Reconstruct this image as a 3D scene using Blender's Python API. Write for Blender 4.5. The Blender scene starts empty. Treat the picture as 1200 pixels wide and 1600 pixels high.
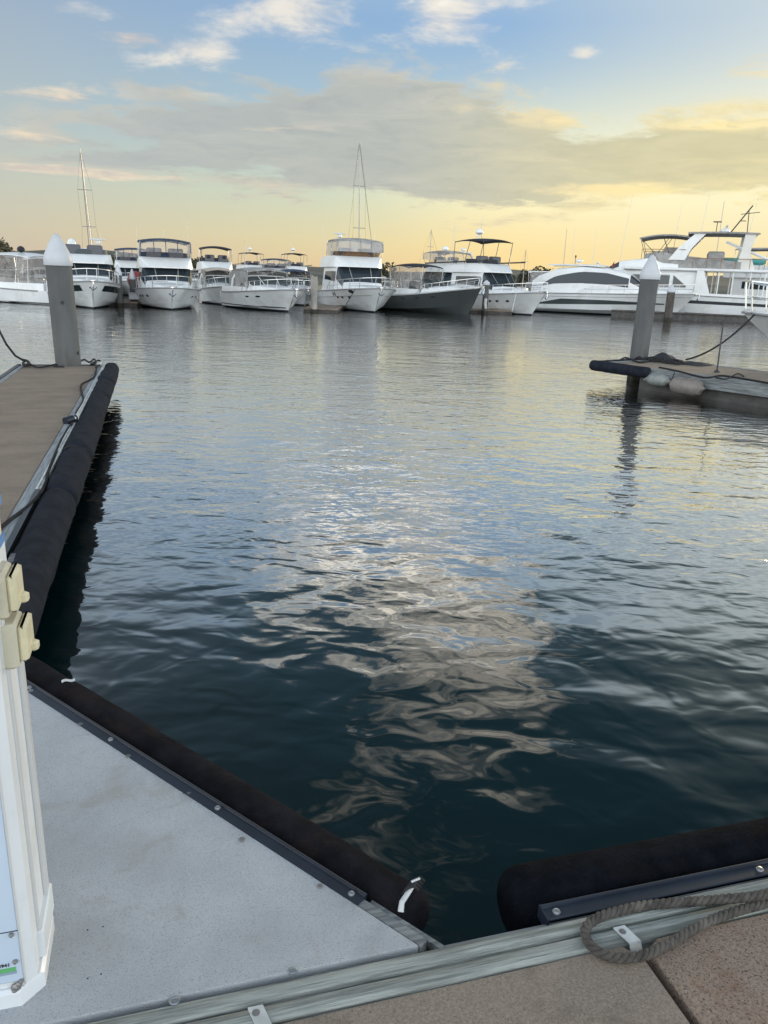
import bpy, math, random
from math import sin, cos, pi, radians as R, atan2, sqrt, exp
from mathutils import Vector, Matrix, noise as mnoise

random.seed(7)
SC = bpy.context.scene
# ------------------------------------------------------------------ camera
F_PX, HOR, ROLL, CZ = 1210.0, 436.0, R(2.0), 2.05
PITCH = math.atan((800 - HOR) / F_PX)
cam = bpy.data.cameras.new('camera')
cam.sensor_fit = 'VERTICAL'; cam.sensor_height = 36; cam.lens = 36 * F_PX / 1600
cam.clip_start = 0.05; cam.clip_end = 4000
camo = bpy.data.objects.new('camera', cam)
SC.collection.objects.link(camo)
camo.matrix_world = (Matrix.Translation((0, 0, CZ)) @ Matrix.Rotation(pi / 2 - PITCH, 4, 'X')
                     @ Matrix.Rotation(ROLL, 4, 'Z'))
SC.camera = camo

def ray(px, py):
    x = (px - 600) / F_PX; y = -(py - 800) / F_PX
    c, s = cos(ROLL), sin(ROLL)
    X = x * c - y * s; Y = x * s + y * c
    cp, sp = cos(PITCH), sin(PITCH)
    return Vector((X, cp + Y * sp, -sp + Y * cp))
def at(px, py, z):
    d = ray(px, py); return d * ((z - CZ) / d.z) + Vector((0, 0, CZ))
def atY(px, py, Y):
    d = ray(px, py); return d * (Y / d.y) + Vector((0, 0, CZ))

# ------------------------------------------------------------------ sky
SUN_AZ, SUN_EL = 33.0, 8.0
W = bpy.data.worlds.new('World'); SC.world = W; W.use_nodes = True
nt = W.node_tree; nt.nodes.clear()

class NB:
    def __init__(s, nt): s.nt = nt
    def n(s, t, **k):
        o = s.nt.nodes.new(t)
        for a, b in k.items(): setattr(o, a, b)
        return o
    def put(s, sock, v):
        if isinstance(v, bpy.types.NodeSocket): s.nt.links.new(v, sock)
        elif isinstance(v, (tuple, list)) and sock.type == 'RGBA' and len(v) == 3: sock.default_value = (*v, 1)
        else: sock.default_value = v
    def m(s, op, a, b=0.0, c=0.0, clamp=False):
        o = s.n('ShaderNodeMath', operation=op); o.use_clamp = clamp
        s.put(o.inputs[0], a); s.put(o.inputs[1], b); s.put(o.inputs[2], c)
        return o.outputs[0]
    def add(s, *a):
        r = a[0]
        for b in a[1:]: r = s.m('ADD', r, b)
        return r
    def mul(s, *a):
        r = a[0]
        for b in a[1:]: r = s.m('MULTIPLY', r, b)
        return r
    def mix(s, f, a, b, mode='MIX'):
        o = s.n('ShaderNodeMixRGB', blend_type=mode)
        s.put(o.inputs[0], f); s.put(o.inputs[1], a); s.put(o.inputs[2], b)
        return o.outputs[0]
    def noise(s, vec, scale, detail=4.0, rough=0.5, dist=0.0, out=0, dims='3D'):
        o = s.n('ShaderNodeTexNoise', noise_dimensions=dims)
        s.put(o.inputs['Vector'], vec); o.inputs['Scale'].default_value = scale
        o.inputs['Detail'].default_value = detail; o.inputs['Roughness'].default_value = rough
        o.inputs['Distortion'].default_value = dist
        return o.outputs[out]
    def ss(s, x, a, b, c=0.0, d=1.0):
        o = s.n('ShaderNodeMapRange', interpolation_type='SMOOTHSTEP')
        s.put(o.inputs[0], x); s.put(o.inputs[1], a); s.put(o.inputs[2], b); s.put(o.inputs[3], c); s.put(o.inputs[4], d)
        return o.outputs[0]
    def ramp(s, x, stops):
        o = s.n('ShaderNodeValToRGB'); s.put(o.inputs[0], x)
        e = o.color_ramp.elements
        while len(e) < len(stops): e.new(0.5)
        for i, (p, c) in enumerate(stops):
            e[i].position = p; e[i].color = (*c, 1)
        return o.outputs[0]
    def mapping(s, vec, loc=(0, 0, 0), rot=(0, 0, 0), sc=(1, 1, 1)):
        o = s.n('ShaderNodeMapping'); s.put(o.inputs[0], vec)
        o.inputs['Location'].default_value = loc; o.inputs['Rotation'].default_value = rot
        o.inputs['Scale'].default_value = sc
        return o.outputs[0]

def lin(r, g, b):
    f = lambda c: (c / 255 / 12.92) if c / 255 <= .04045 else ((c / 255 + .055) / 1.055) ** 2.4
    return (f(r), f(g), f(b))

b = NB(nt)
tc = b.n('ShaderNodeTexCoord').outputs['Generated']
nrm = b.n('ShaderNodeVectorMath', operation='NORMALIZE'); b.put(nrm.inputs[0], tc)
D = nrm.outputs[0]
sep = b.n('ShaderNodeSeparateXYZ'); b.put(sep.inputs[0], D)
dx, dy, dz = sep.outputs
EL = b.mul(b.m('ARCSINE', dz), 57.2958)
AZ = b.mul(b.m('ARCTAN2', dx, dy), 57.2958)
sd = (sin(R(SUN_AZ)) * cos(R(SUN_EL)), cos(R(SUN_AZ)) * cos(R(SUN_EL)), sin(R(SUN_EL)))
dot = b.n('ShaderNodeVectorMath', operation='DOT_PRODUCT'); b.put(dot.inputs[0], D); dot.inputs[1].default_value = sd
cs = dot.outputs['Value']
sky = b.n('ShaderNodeTexSky', sky_type='NISHITA')
sky.sun_disc = False; sky.sun_elevation = R(SUN_EL); sky.sun_rotation = R(SUN_AZ)
sky.air_density = 1.0; sky.dust_density = 2.0; sky.ozone_density = 1.5
nish = b.mix(1.0, sky.outputs[0], (.12, .12, .12), 'MULTIPLY')
# clear evening air, as radiance per elevation, blended with the physical sky
elf = b.m('DIVIDE', EL, 60.0, clamp=True)
clear = b.ramp(elf, [(0.0, lin(232, 200, 152)), (.04, lin(224, 212, 166)), (.09, lin(203, 214, 190)), (.15, lin(170, 198, 206)),
                     (.26, lin(130, 172, 214)), (.34, lin(166, 192, 214)), (.43, lin(66, 104, 128)), (.60, lin(62, 90, 102)), (1.0, lin(96, 112, 122))])
away = b.ss(cs, .2, .95)
coolc = b.ramp(elf, [(0.0, lin(196, 189, 182)), (.15, lin(186, 188, 188)), (.4, lin(160, 168, 176)), (1.0, lin(104, 116, 130))])
clear = b.mix(away, coolc, clear)
base = b.mix(0.88, nish, clear)
elw = b.ss(EL, 14.5, 5.0)
g1 = b.mul(b.ss(cs, .78, .985), elw)
base = b.mix(b.mul(g1, .92), base, b.mix(b.ss(EL, 1.0, 7.0), lin(250, 218, 145), (1.10, .98, .58)))
base = b.mix(b.mul(b.ss(cs, .88, .99), .35), base, lin(215, 220, 200))
# clouds on a high flat layer
zz = b.m('MAXIMUM', b.add(dz, .13), .02)
cx = b.m('DIVIDE', dx, zz); cy = b.m('DIVIDE', dy, zz)
cmb = b.n('ShaderNodeCombineXYZ'); b.put(cmb.inputs[0], cx); b.put(cmb.inputs[1], cy)
CP = cmb.outputs[0]
n1 = b.noise(CP, 1.15, 9.0, .58, .25)
n2 = b.noise(b.mapping(CP, (3, 1, 5)), 3.6, 8.0, .62, .3)
nn = b.add(b.mul(b.add(b.mul(n1, .58), b.mul(n2, .42)), 1.55), -.275)
def pxdir(px, py):
    d = ray(px, py).normalized()
    return math.degrees(atan2(d.x, d.y)), math.degrees(math.asin(d.z))
def blob(px, py, sx, sy, amt, tilt=0.0, sky_deg=False):
    a0, e0 = (px, py) if sky_deg else pxdir(px, py)
    if not sky_deg: sx *= .0445; sy *= .0405
    da = b.add(AZ, -a0); de = b.add(b.add(EL, -e0), b.mul(da, -tilt))
    q = b.add(b.m('POWER', b.m('ABSOLUTE', b.mul(da, 1 / sx)), 2.0), b.m('POWER', b.m('ABSOLUTE', b.mul(de, 1 / sy)), 2.0))
    return b.mul(b.m('EXPONENT', b.mul(q, -1.0)), amt)
bank = b.add(blob(330, 215, 190, 62, .30), blob(560, 215, 190, 85, .30), blob(760, 240, 170, 80, .28), blob(980, 255, 190, 50, .27),
             blob(1150, 235, 150, 48, .25), blob(110, 245, 170, 26, .16), blob(860, 305, 120, 22, .12), blob(700, 140, 110, 40, .08))
wisp = b.add(blob(470, 22, 105, 52, .30), blob(695, 20, 66, 42, .27), blob(305, 85, 70, 24, .27), blob(125, 14, 45, 16, .22), blob(225, 100, 30, 12, .14),
             blob(60, 215, 130, 16, .12), blob(190, 155, 110, 20, .15), blob(850, 180, 60, 30, .13), blob(913, 84, 24, 12, .22),
             blob(860, 140, 22, 12, .13), blob(790, 12, 60, 16, .10), blob(1180, 100, 60, 25, .12), blob(780, 105, 60, 24, .14),
             blob(220, 275, 160, 10, .12))
over = b.add(blob(-3, 20.5, 11, 3.6, .30, 0, True), blob(5, 26, 8, 5.5, .30, 0, True), blob(12, 31.5, 4.5, 5, .27, 0, True),
             blob(-1, 41, 7, 5.0, .31, 0, True), blob(26, 32, 8, 4, .10, 0, True), blob(14, 22, 7, 3, .16, 0, True),
             blob(-70, 40, 40, 20, .14, 0, True), blob(160, 35, 60, 20, .15, 0, True), blob(80, 45, 40, 16, .12, 0, True))
f_bank = b.mul(b.ss(b.add(nn, bank), .58, .74), b.ss(bank, .01, .08))
f_wisp = b.mul(b.ss(b.add(nn, wisp), .60, .84), b.ss(wisp, .01, .06))
f_over = b.mul(b.ss(b.add(nn, over), .62, .84), b.ss(over, .02, .10))
sunp = b.mul(b.ss(cs, .82, 1.0), b.ss(EL, 17, 9))
litp = b.add(blob(850, 178, 60, 22, .42), blob(790, 120, 40, 22, .34), blob(950, 298, 90, 16, .40), blob(880, 335, 90, 10, .30), blob(330, 150, 60, 9, .22),
             blob(720, 172, 18, 9, .40), blob(1120, 195, 90, 7, .35), blob(180, 270, 160, 9, .25), blob(390, 205, 60, 10, .18))
shade = b.ss(b.add(b.mul(n2, .75), b.mul(bank, 1.5), b.mul(litp, -1.0)), .44, .78)
bank_lit = b.mix(sunp, lin(224, 209, 178), lin(255, 234, 172))
bank_dk = b.mix(sunp, lin(174, 178, 173), lin(204, 196, 156))
bank_c = b.mix(shade, bank_lit, bank_dk)
n3_ = b.noise(b.mapping(CP, (8, 2, 1)), 7.0, 6.0, .6, .6)
cmb2 = b.n('ShaderNodeCombineXYZ'); b.put(cmb2.inputs[0], b.mul(AZ, .055)); b.put(cmb2.inputs[1], b.mul(EL, .42))
nS = b.noise(cmb2.outputs[0], 1.7, 7.0, .60, .5)
bank_c = b.mix(b.mul(b.ss(nS, .46, .68), .55), bank_c, b.mix(sunp, lin(204, 200, 188), lin(240, 224, 172)))
bank_c = b.mix(b.mul(b.ss(n3_, .50, .66), .40), bank_c, b.mix(sunp, lin(160, 165, 166), lin(194, 188, 154)))
bank_c = b.mix(b.mul(b.ss(n2, .35, .7), .45), bank_c, b.mix(sunp, lin(192, 192, 184), lin(226, 216, 172)))
bank_c = b.mix(b.mul(b.ss(AZ, -2.0, -20.0), .4), bank_c, lin(176, 184, 188))
wisp_c = b.mix(sunp, b.mix(b.ss(n2, .40, .60), lin(204, 205, 206), lin(240, 232, 218)), (1.0, .86, .55))
col = b.mix(b.mul(f_wisp, .85), base, wisp_c)
col = b.mix(b.mul(f_bank, .88), col, bank_c)
strk = b.add(blob(110, 150, 110, 13, .30), blob(50, 212, 90, 13, .32), blob(230, 277, 170, 9, .32), blob(340, 150, 60, 9, .28), blob(1190, 98, 60, 26, .26), blob(870, 190, 60, 14, .28),
              blob(960, 296, 110, 14, .34), blob(640, 300, 160, 10, .16), blob(400, 200, 120, 10, .20), blob(1090, 195, 90, 5, .34), blob(60, 262, 110, 9, .24), blob(120, 55, 120, 18, .16))
f_st = b.mul(b.ss(b.add(nS, strk), .66, .84), b.ss(strk, .01, .06))
col = b.mix(b.mul(f_st, .8), col, b.mix(sunp, b.mix(b.ss(n2, .4, .6), lin(208, 196, 186), lin(238, 220, 192)), lin(255, 234, 166)))
over_c = b.mix(b.ss(n3_, .38, .60), (.55, .56, .54), (1.45, 1.34, 1.14))
col = b.mix(f_over, col, over_c)
# radiance added to unseen sky behind, overhead and above frame, brightening docks, boats, water
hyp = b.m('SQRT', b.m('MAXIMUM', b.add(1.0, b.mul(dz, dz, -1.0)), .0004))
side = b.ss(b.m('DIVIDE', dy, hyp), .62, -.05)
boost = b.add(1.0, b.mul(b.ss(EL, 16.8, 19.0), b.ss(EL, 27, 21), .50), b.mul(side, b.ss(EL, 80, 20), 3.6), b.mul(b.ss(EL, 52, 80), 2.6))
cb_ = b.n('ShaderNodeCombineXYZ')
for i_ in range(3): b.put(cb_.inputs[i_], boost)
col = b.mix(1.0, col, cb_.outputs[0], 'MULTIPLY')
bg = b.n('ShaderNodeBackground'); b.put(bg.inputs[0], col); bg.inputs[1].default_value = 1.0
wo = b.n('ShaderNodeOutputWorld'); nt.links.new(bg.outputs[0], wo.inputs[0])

# ------------------------------------------------------------------ sun (low, veiled by cloud)
sl = bpy.data.lights.new('sun', 'SUN'); sl.energy = 1.1; sl.angle = R(10); sl.color = (1.0, .78, .50)
so = bpy.data.objects.new('sun', sl); SC.collection.objects.link(so)
so.rotation_euler = Vector(sd).to_track_quat('Z', 'Y').to_euler()
SC.view_settings.view_transform = 'Standard'; SC.view_settings.look = 'None'
SC.view_settings.exposure = 0.10; SC.view_settings.gamma = 1.0

# ------------------------------------------------------------------ materials
MATS = {}
def mat(name, col, rough=.5, metal=0.0, var=.0, vs=3.0, bump=0.0, bs=60.0, stain=None, ss_=1.2, stretch=None,
        speck=None, spks=220.0, coat=0.0, detail=6.0, spec=None, spk=(.60, .68)):
    if name in MATS: return MATS[name]
    m = bpy.data.materials.new(name); m.use_nodes = True
    nt = m.node_tree; k = NB(nt); P = nt.nodes['Principled BSDF']
    v = k.n('ShaderNodeTexCoord').outputs['Object']
    if stretch: v = k.mapping(v, (0, 0, 0), (0, 0, 0), stretch)
    c = (*col, 1)
    if var:
        f = k.noise(v, vs, detail, .6)
        c = k.mix(k.ss(f, .32, .68), tuple(x * (1 - var) for x in col), tuple(min(1, x * (1 + var)) for x in col))
    if stain:
        f = k.noise(v, ss_, 5, .65, .3)
        c = k.mix(k.ss(f, .52, .70, 0, .75), c, stain)
    if speck:
        f = k.noise(v, spks, 2, .5)
        c = k.mix(k.ss(f, spk[0], spk[1]), c, speck)
    k.put(P.inputs['Base Color'], c)
    P.inputs['Roughness'].default_value = rough; P.inputs['Metallic'].default_value = metal
    if spec is not None: P.inputs['Specular IOR Level'].default_value = spec
    if coat: P.inputs['Coat Weight'].default_value = coat
    if bump:
        f = k.noise(v, bs, 4, .6)
        o = k.n('ShaderNodeBump'); o.inputs['Strength'].default_value = bump; o.inputs['Distance'].default_value = .01
        k.put(o.inputs['Height'], f); nt.links.new(o.outputs[0], P.inputs['Normal'])
    MATS[name] = m; return m

M_gel = mat('white_gelcoat', (.74, .75, .74), .22, var=.05, vs=.8, stain=(.62, .62, .58), ss_=.9)
M_gel2 = mat('cream_gelcoat', (.68, .66, .60), .28, var=.06, vs=.8)
M_gelgrey = mat('grey_gelcoat', (.062, .070, .069), .25, var=.06, vs=.7)
M_deck = mat('deck_nonskid', (.70, .70, .68), .6, var=.05, vs=4)
M_glass = mat('tinted_glass', (.018, .026, .032), .06)
M_glass2 = mat('smoked_glass', (.06, .07, .07), .08)
M_dark = mat('dark_band', (.03, .035, .04), .35)
M_boot = mat('boot_stripe', (.02, .025, .03), .5, var=.3, vs=2)
M_black = mat('black_canvas', (.018, .02, .026), .8, var=.2, vs=5)
M_navy = mat('navy_canvas', (.03, .045, .085), .8, var=.2, vs=5)
M_greycan = mat('grey_canvas', (.30, .29, .275), .85, var=.22, vs=2.2)
M_beigecan = mat('sand_canvas', (.42, .37, .31), .85, var=.18, vs=2.5)
M_red = mat('red_cover', (.30, .05, .05), .8, var=.15)
M_steel = mat('stainless_steel', (.62, .63, .64), .22, 1.0)
M_alu = mat('white_aluminium', (.62, .63, .62), .4)
M_mast = mat('mast_alloy', (.36, .34, .31), .35, .4)
M_darkm = mat('dark_tubing', (.05, .05, .055), .4, .3)
M_rub = mat('grey_rubrail', (.25, .25, .25), .5)
M_teak = mat('teak', (.26, .16, .09), .6, var=.2, vs=6)
M_fendw = mat('white_fender', (.60, .59, .55), .5, var=.12, vs=6, stain=(.30, .27, .22), ss_=4)
M_turq = mat('turquoise_cover', (.10, .40, .38), .6)
M_seat = mat('seat_vinyl', (.10, .10, .11), .6)
M_conc_pile = mat('concrete_pile', (.105, .108, .106), .85, var=.16, vs=3, bump=.5, bs=30, stain=(.07, .062, .054), ss_=1.6, stretch=(1, 1, .25))
M_pile_rust = mat('rusty_pile', (.30, .28, .25), .85, var=.2, vs=3, stain=(.13, .06, .035), ss_=2.0, stretch=(1, 1, .4))
M_pile_dark = mat('dark_timber_pile', (.075, .065, .055), .85, var=.3, vs=4, stretch=(1, 1, .3))
M_weed = mat('weed_growth', (.035, .035, .022), .9, var=.5, vs=14, bump=1.0, bs=60)
M_cap = mat('white_pile_cap', (.50, .52, .54), .45, var=.06, vs=3)
M_slab = mat('concrete_slab', (.345, .280, .220), .92, var=.20, vs=150, bump=1.0, bs=260, stain=(.175, .148, .122), ss_=5.0,
             speck=(.12, .10, .085), spks=300, spk=(.60, .70), detail=8)
M_slab_rust = mat('concrete_slab_rusty', (.345, .255, .195), .92, var=.22, vs=140, bump=1.0, bs=230, stain=(.24, .120, .065), ss_=5.5,
                  speck=(.085, .07, .06), spks=170, spk=(.58, .66), detail=8)
M_slab_f = mat('finger_concrete', (.225, .178, .135), .9, var=.14, vs=1.6, bump=.6, bs=60, stain=(.165, .132, .102), ss_=1.1, stretch=(1, 1.8, 1), speck=(.13, .11, .09), spks=70, spk=(.6, .7))
M_side = mat('pontoon_concrete', (.085, .08, .075), .9, var=.25, vs=4, stain=(.05, .055, .045), ss_=3)
M_wood = mat('weathered_timber', (.27, .285, .262), .85, var=.42, vs=85, bump=1.0, bs=110, stretch=(.045, 1, 1), stain=(.145, .17, .135), ss_=26, detail=10)
M_wood2 = mat('grey_timber', (.19, .205, .205), .85, var=.42, vs=60, bump=1.0, bs=80, stretch=(.06, 1, 1), stain=(.09, .095, .09), ss_=22, detail=10)
M_woodf = mat('finger_timber', (.25, .27, .28), .8, var=.30, vs=60, bump=.7, bs=60, stretch=(1, .05, 1), stain=(.17, .18, .175), ss_=18, detail=10)
M_panel = mat('grit_panel', (.52, .545, .57), .72, var=.10, vs=3.0, bump=.9, bs=330, stain=(.40, .395, .37), ss_=4.5, speck=(.30, .32, .33), spks=420, spk=(.57, .66))
M_felt = mat('black_rubber_felt', (.0065, .0075, .0105), .95, var=.35, vs=14, bump=1.0, bs=95, stain=(.011, .009, .009), ss_=6, speck=(.06, .055, .05), spks=240, spk=(.74, .80), spec=.04)
M_felt_b = mat('faded_rubber_felt', (.019, .0225, .031), .95, var=.25, vs=8, bump=1.0, bs=200, speck=(.09, .09, .09), spks=150, spk=(.73, .79), spec=.12)
M_felt_c = mat('brown_rubber_felt', (.015, .0145, .018), .95, var=.35, vs=9, bump=1.0, bs=220, stain=(.030, .020, .017), ss_=5, speck=(.08, .07, .06), spks=240, spk=(.73, .79), spec=.06)
M_rail = mat('black_extrusion', (.014, .02, .032), .35, var=.2, vs=8)
M_galv = mat('galvanised_strip', (.58, .59, .57), .45, .2, var=.2, vs=12)
M_bolt = mat('steel_bolt', (.55, .55, .55), .3, 1.0)
M_boltd = mat('dull_screw', (.30, .29, .28), .5, .8)
M_rope = mat('weathered_rope', (.098, .088, .076), .95, var=.35, vs=30, bump=.8, bs=300, stain=(.22, .20, .17), ss_=11)
M_ropeb = mat('black_rope', (.018, .018, .02), .9, var=.3, vs=20)
M_hose = mat('black_hose', (.022, .021, .022), .85, spec=.2, var=.2, vs=6)
M_pedw = mat('pedestal_white', (.70, .73, .75), .35, var=.03, vs=2, stain=(.62, .64, .62), ss_=5)
M_pedf = mat('pedestal_panel', (.50, .60, .72), .3, var=.03, vs=2)
M_cream = mat('cream_plastic', (.52, .49, .38), .5, var=.06, vs=10, stain=(.44, .40, .29), ss_=8)
M_creaml = mat('yellowed_plastic', (.60, .55, .37), .35, var=.10, vs=20)
M_blue = mat('blue_plastic', (.05, .20, .48), .3)
M_green = mat('green_label', (.12, .42, .15), .4)
M_gblue = mat('grey_blue_label', (.25, .34, .42), .4)
M_ink = mat('black_ink', (.015, .015, .02), .5)
M_white = mat('white_plastic', (.55, .56, .56), .4)
M_joint = mat('dark_joint', (.02, .018, .016), .95)
M_leaf = mat('tree_foliage', (.060, .062, .035), .9, var=.4, vs=.6)
M_leaf2 = mat('tree_foliage_warm', (.10, .085, .045), .9, var=.4, vs=.6)
M_bark = mat('bark', (.09, .07, .055), .9, var=.3)
M_hill = mat('hillside', (.075, .075, .055), .95, var=.4, vs=.05)
M_wall = mat('building_wall', (.36, .30, .25), .9, var=.15, vs=.3)
M_roof = mat('building_roof', (.17, .11, .09), .9, var=.15, vs=.3)

def clear_mat(name, tint, trans):
    m = bpy.data.materials.new(name); m.use_nodes = True
    nt = m.node_tree; k = NB(nt); P = nt.nodes['Principled BSDF']
    P.inputs['Roughness'].default_value = .12
    v = k.n('ShaderNodeTexCoord').outputs['Object']
    f = k.noise(v, 2.5, 4, .6, .4)
    k.put(P.inputs['Base Color'], k.mix(f, tuple(x * .8 for x in tint), tint))
    t = k.n('ShaderNodeBsdfTransparent'); mx = k.n('ShaderNodeMixShader')
    k.put(mx.inputs[0], k.ss(f, .3, .75, trans + .15, trans - .15))
    nt.links.new(P.outputs[0], mx.inputs[1]); nt.links.new(t.outputs[0], mx.inputs[2])
    nt.links.new(mx.outputs[0], nt.nodes['Material Output'].inputs[0])
    MATS[name] = m; return m
M_vinyl = clear_mat('clear_vinyl', (.50, .47, .44), .62)
M_vinylg = clear_mat('milky_vinyl', (.42, .41, .40), .22)
M_winthru = clear_mat('see_through_glass', (.10, .12, .13), .38)

# ------------------------------------------------------------------ mesh helpers
class MB:
    def __init__(s): s.v = []; s.f = []
    def add(s, vs, fs):
        o = len(s.v); s.v += [tuple(p) for p in vs]; s.f += [tuple(o + i for i in f) for f in fs]; return s
    def box(s, x0, x1, y0, y1, z0, z1, bev=0.0):
        if bev <= 0:
            vs = [(x, y, z) for z in (z0, z1) for y in (y0, y1) for x in (x0, x1)]
            return s.add(vs, [(0, 2, 3, 1), (4, 5, 7, 6), (0, 1, 5, 4), (1, 3, 7, 5), (3, 2, 6, 7), (2, 0, 4, 6)])
        c = bev
        loop = lambda d, z: [(x0 + d + c, y0 + d, z), (x1 - d - c, y0 + d, z), (x1 - d, y0 + d + c, z), (x1 - d, y1 - d - c, z),
                             (x1 - d - c, y1 - d, z), (x0 + d + c, y1 - d, z), (x0 + d, y1 - d - c, z), (x0 + d, y0 + d + c, z)]
        return s.loft([loop(c, z0), loop(0, z0 + c), loop(0, z1 - c), loop(c, z1)], True)
    def prism(s, pts, z0, z1, bev=0.0):
        if bev > 0:
            cx = sum(p[0] for p in pts) / len(pts); cy = sum(p[1] for p in pts) / len(pts)
            ins = []
            for p in pts:
                d = sqrt((p[0] - cx) ** 2 + (p[1] - cy) ** 2) or 1
                ins.append((p[0] + (cx - p[0]) / d * bev, p[1] + (cy - p[1]) / d * bev))
            return s.loft([[(*p, z0) for p in pts], [(*p, z1 - bev) for p in pts], [(*p, z1) for p in ins]], True)
        return s.loft([[(*p, z0) for p in pts], [(*p, z1) for p in pts]], True)
    def loft(s, rings, closed=True, caps=True):
        n = len(rings[0]); vs = [p for r in rings for p in r]; fs = []
        for i in range(len(rings) - 1):
            for j in range(n if closed else n - 1):
                k = (j + 1) % n
                fs.append((i * n + j, i * n + k, (i + 1) * n + k, (i + 1) * n + j))
        if caps and closed:
            fs.append(tuple(range(n - 1, -1, -1))); fs.append(tuple((len(rings) - 1) * n + j for j in range(n)))
        return s.add(vs, fs)
    def grid(s, fn, nu, nv):
        vs = [fn(i / nu, j / nv) for i in range(nu + 1) for j in range(nv + 1)]
        fs = [(i * (nv + 1) + j, (i + 1) * (nv + 1) + j, (i + 1) * (nv + 1) + j + 1, i * (nv + 1) + j + 1) for i in range(nu) for j in range(nv)]
        return s.add(vs, fs)
    def tube(s, pts, r, n=6, r1=None, cap=True):
        pts = [Vector(p) for p in pts]; rings = []; N = len(pts)
        ref = None
        for i, p in enumerate(pts):
            t = (pts[min(i + 1, N - 1)] - pts[max(i - 1, 0)])
            if t.length < 1e-9: t = Vector((0, 0, 1))
            t.normalize()
            if ref is None: ref = Vector((0, 0, 1)) if abs(t.z) < .9 else Vector((1, 0, 0))
            a = t.cross(ref).normalized(); c = t.cross(a).normalized(); ref = -c if False else (a.cross(t)).normalized()
            rr = r if r1 is None else r + (r1 - r) * i / max(1, N - 1)
            if callable(r): rr = r(i / max(1, N - 1))
            rings.append([tuple(p + a * cos(2 * pi * k / n) * rr + c * sin(2 * pi * k / n) * rr) for k in range(n)])
        return s.loft(rings, True, cap)
    def lathe(s, prof, c=(0, 0, 0), n=16, axis='z'):
        rings = []
        for r, h in prof:
            ring = []
            for k in range(n):
                a = 2 * pi * k / n
                p = (cos(a) * r, sin(a) * r, h)
                if axis == 'x': p = (p[2], p[0], p[1])
                if axis == 'y': p = (p[1], p[2], p[0])
                ring.append((p[0] + c[0], p[1] + c[1], p[2] + c[2]))
            rings.append(ring)
        return s.loft(rings, True, True)
    def build(s, name, m, parent=None, smooth=35):
        me = bpy.data.meshes.new(name); me.from_pydata(s.v, [], s.f); me.validate()
        o = bpy.data.objects.new(name, me); SC.collection.objects.link(o)
        me.materials.append(m)
        import bmesh
        bm = bmesh.new(); bm.from_mesh(me); bmesh.ops.recalc_face_normals(bm, faces=bm.faces); bm.to_mesh(me); bm.free()
        if smooth:
            for p in me.polygons: p.use_smooth = True
            me.set_sharp_from_angle(angle=R(smooth))
        if parent: o.parent = parent
        return o

def tag(o, label=None, cat=None, group=None, kind=None):
    if label: o['label'] = label
    if cat: o['category'] = cat
    if group: o['group'] = group
    if kind: o['kind'] = kind
    return o
def empty(name, loc=(0, 0, 0), rz=0.0, label=None, cat=None, group=None):
    o = bpy.data.objects.new(name, None); SC.collection.objects.link(o)
    o.empty_display_size = .3; o.location = loc; o.rotation_euler = (0, 0, rz)
    return tag(o, label, cat, group)
def kids(o): return [c for c in SC.objects if c.parent == o]
def copy_tree(o, parent=None):
    c = o.copy(); SC.collection.objects.link(c)
    if parent: c.parent = parent
    for ch in kids(o): copy_tree(ch, c)
    return c

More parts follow.
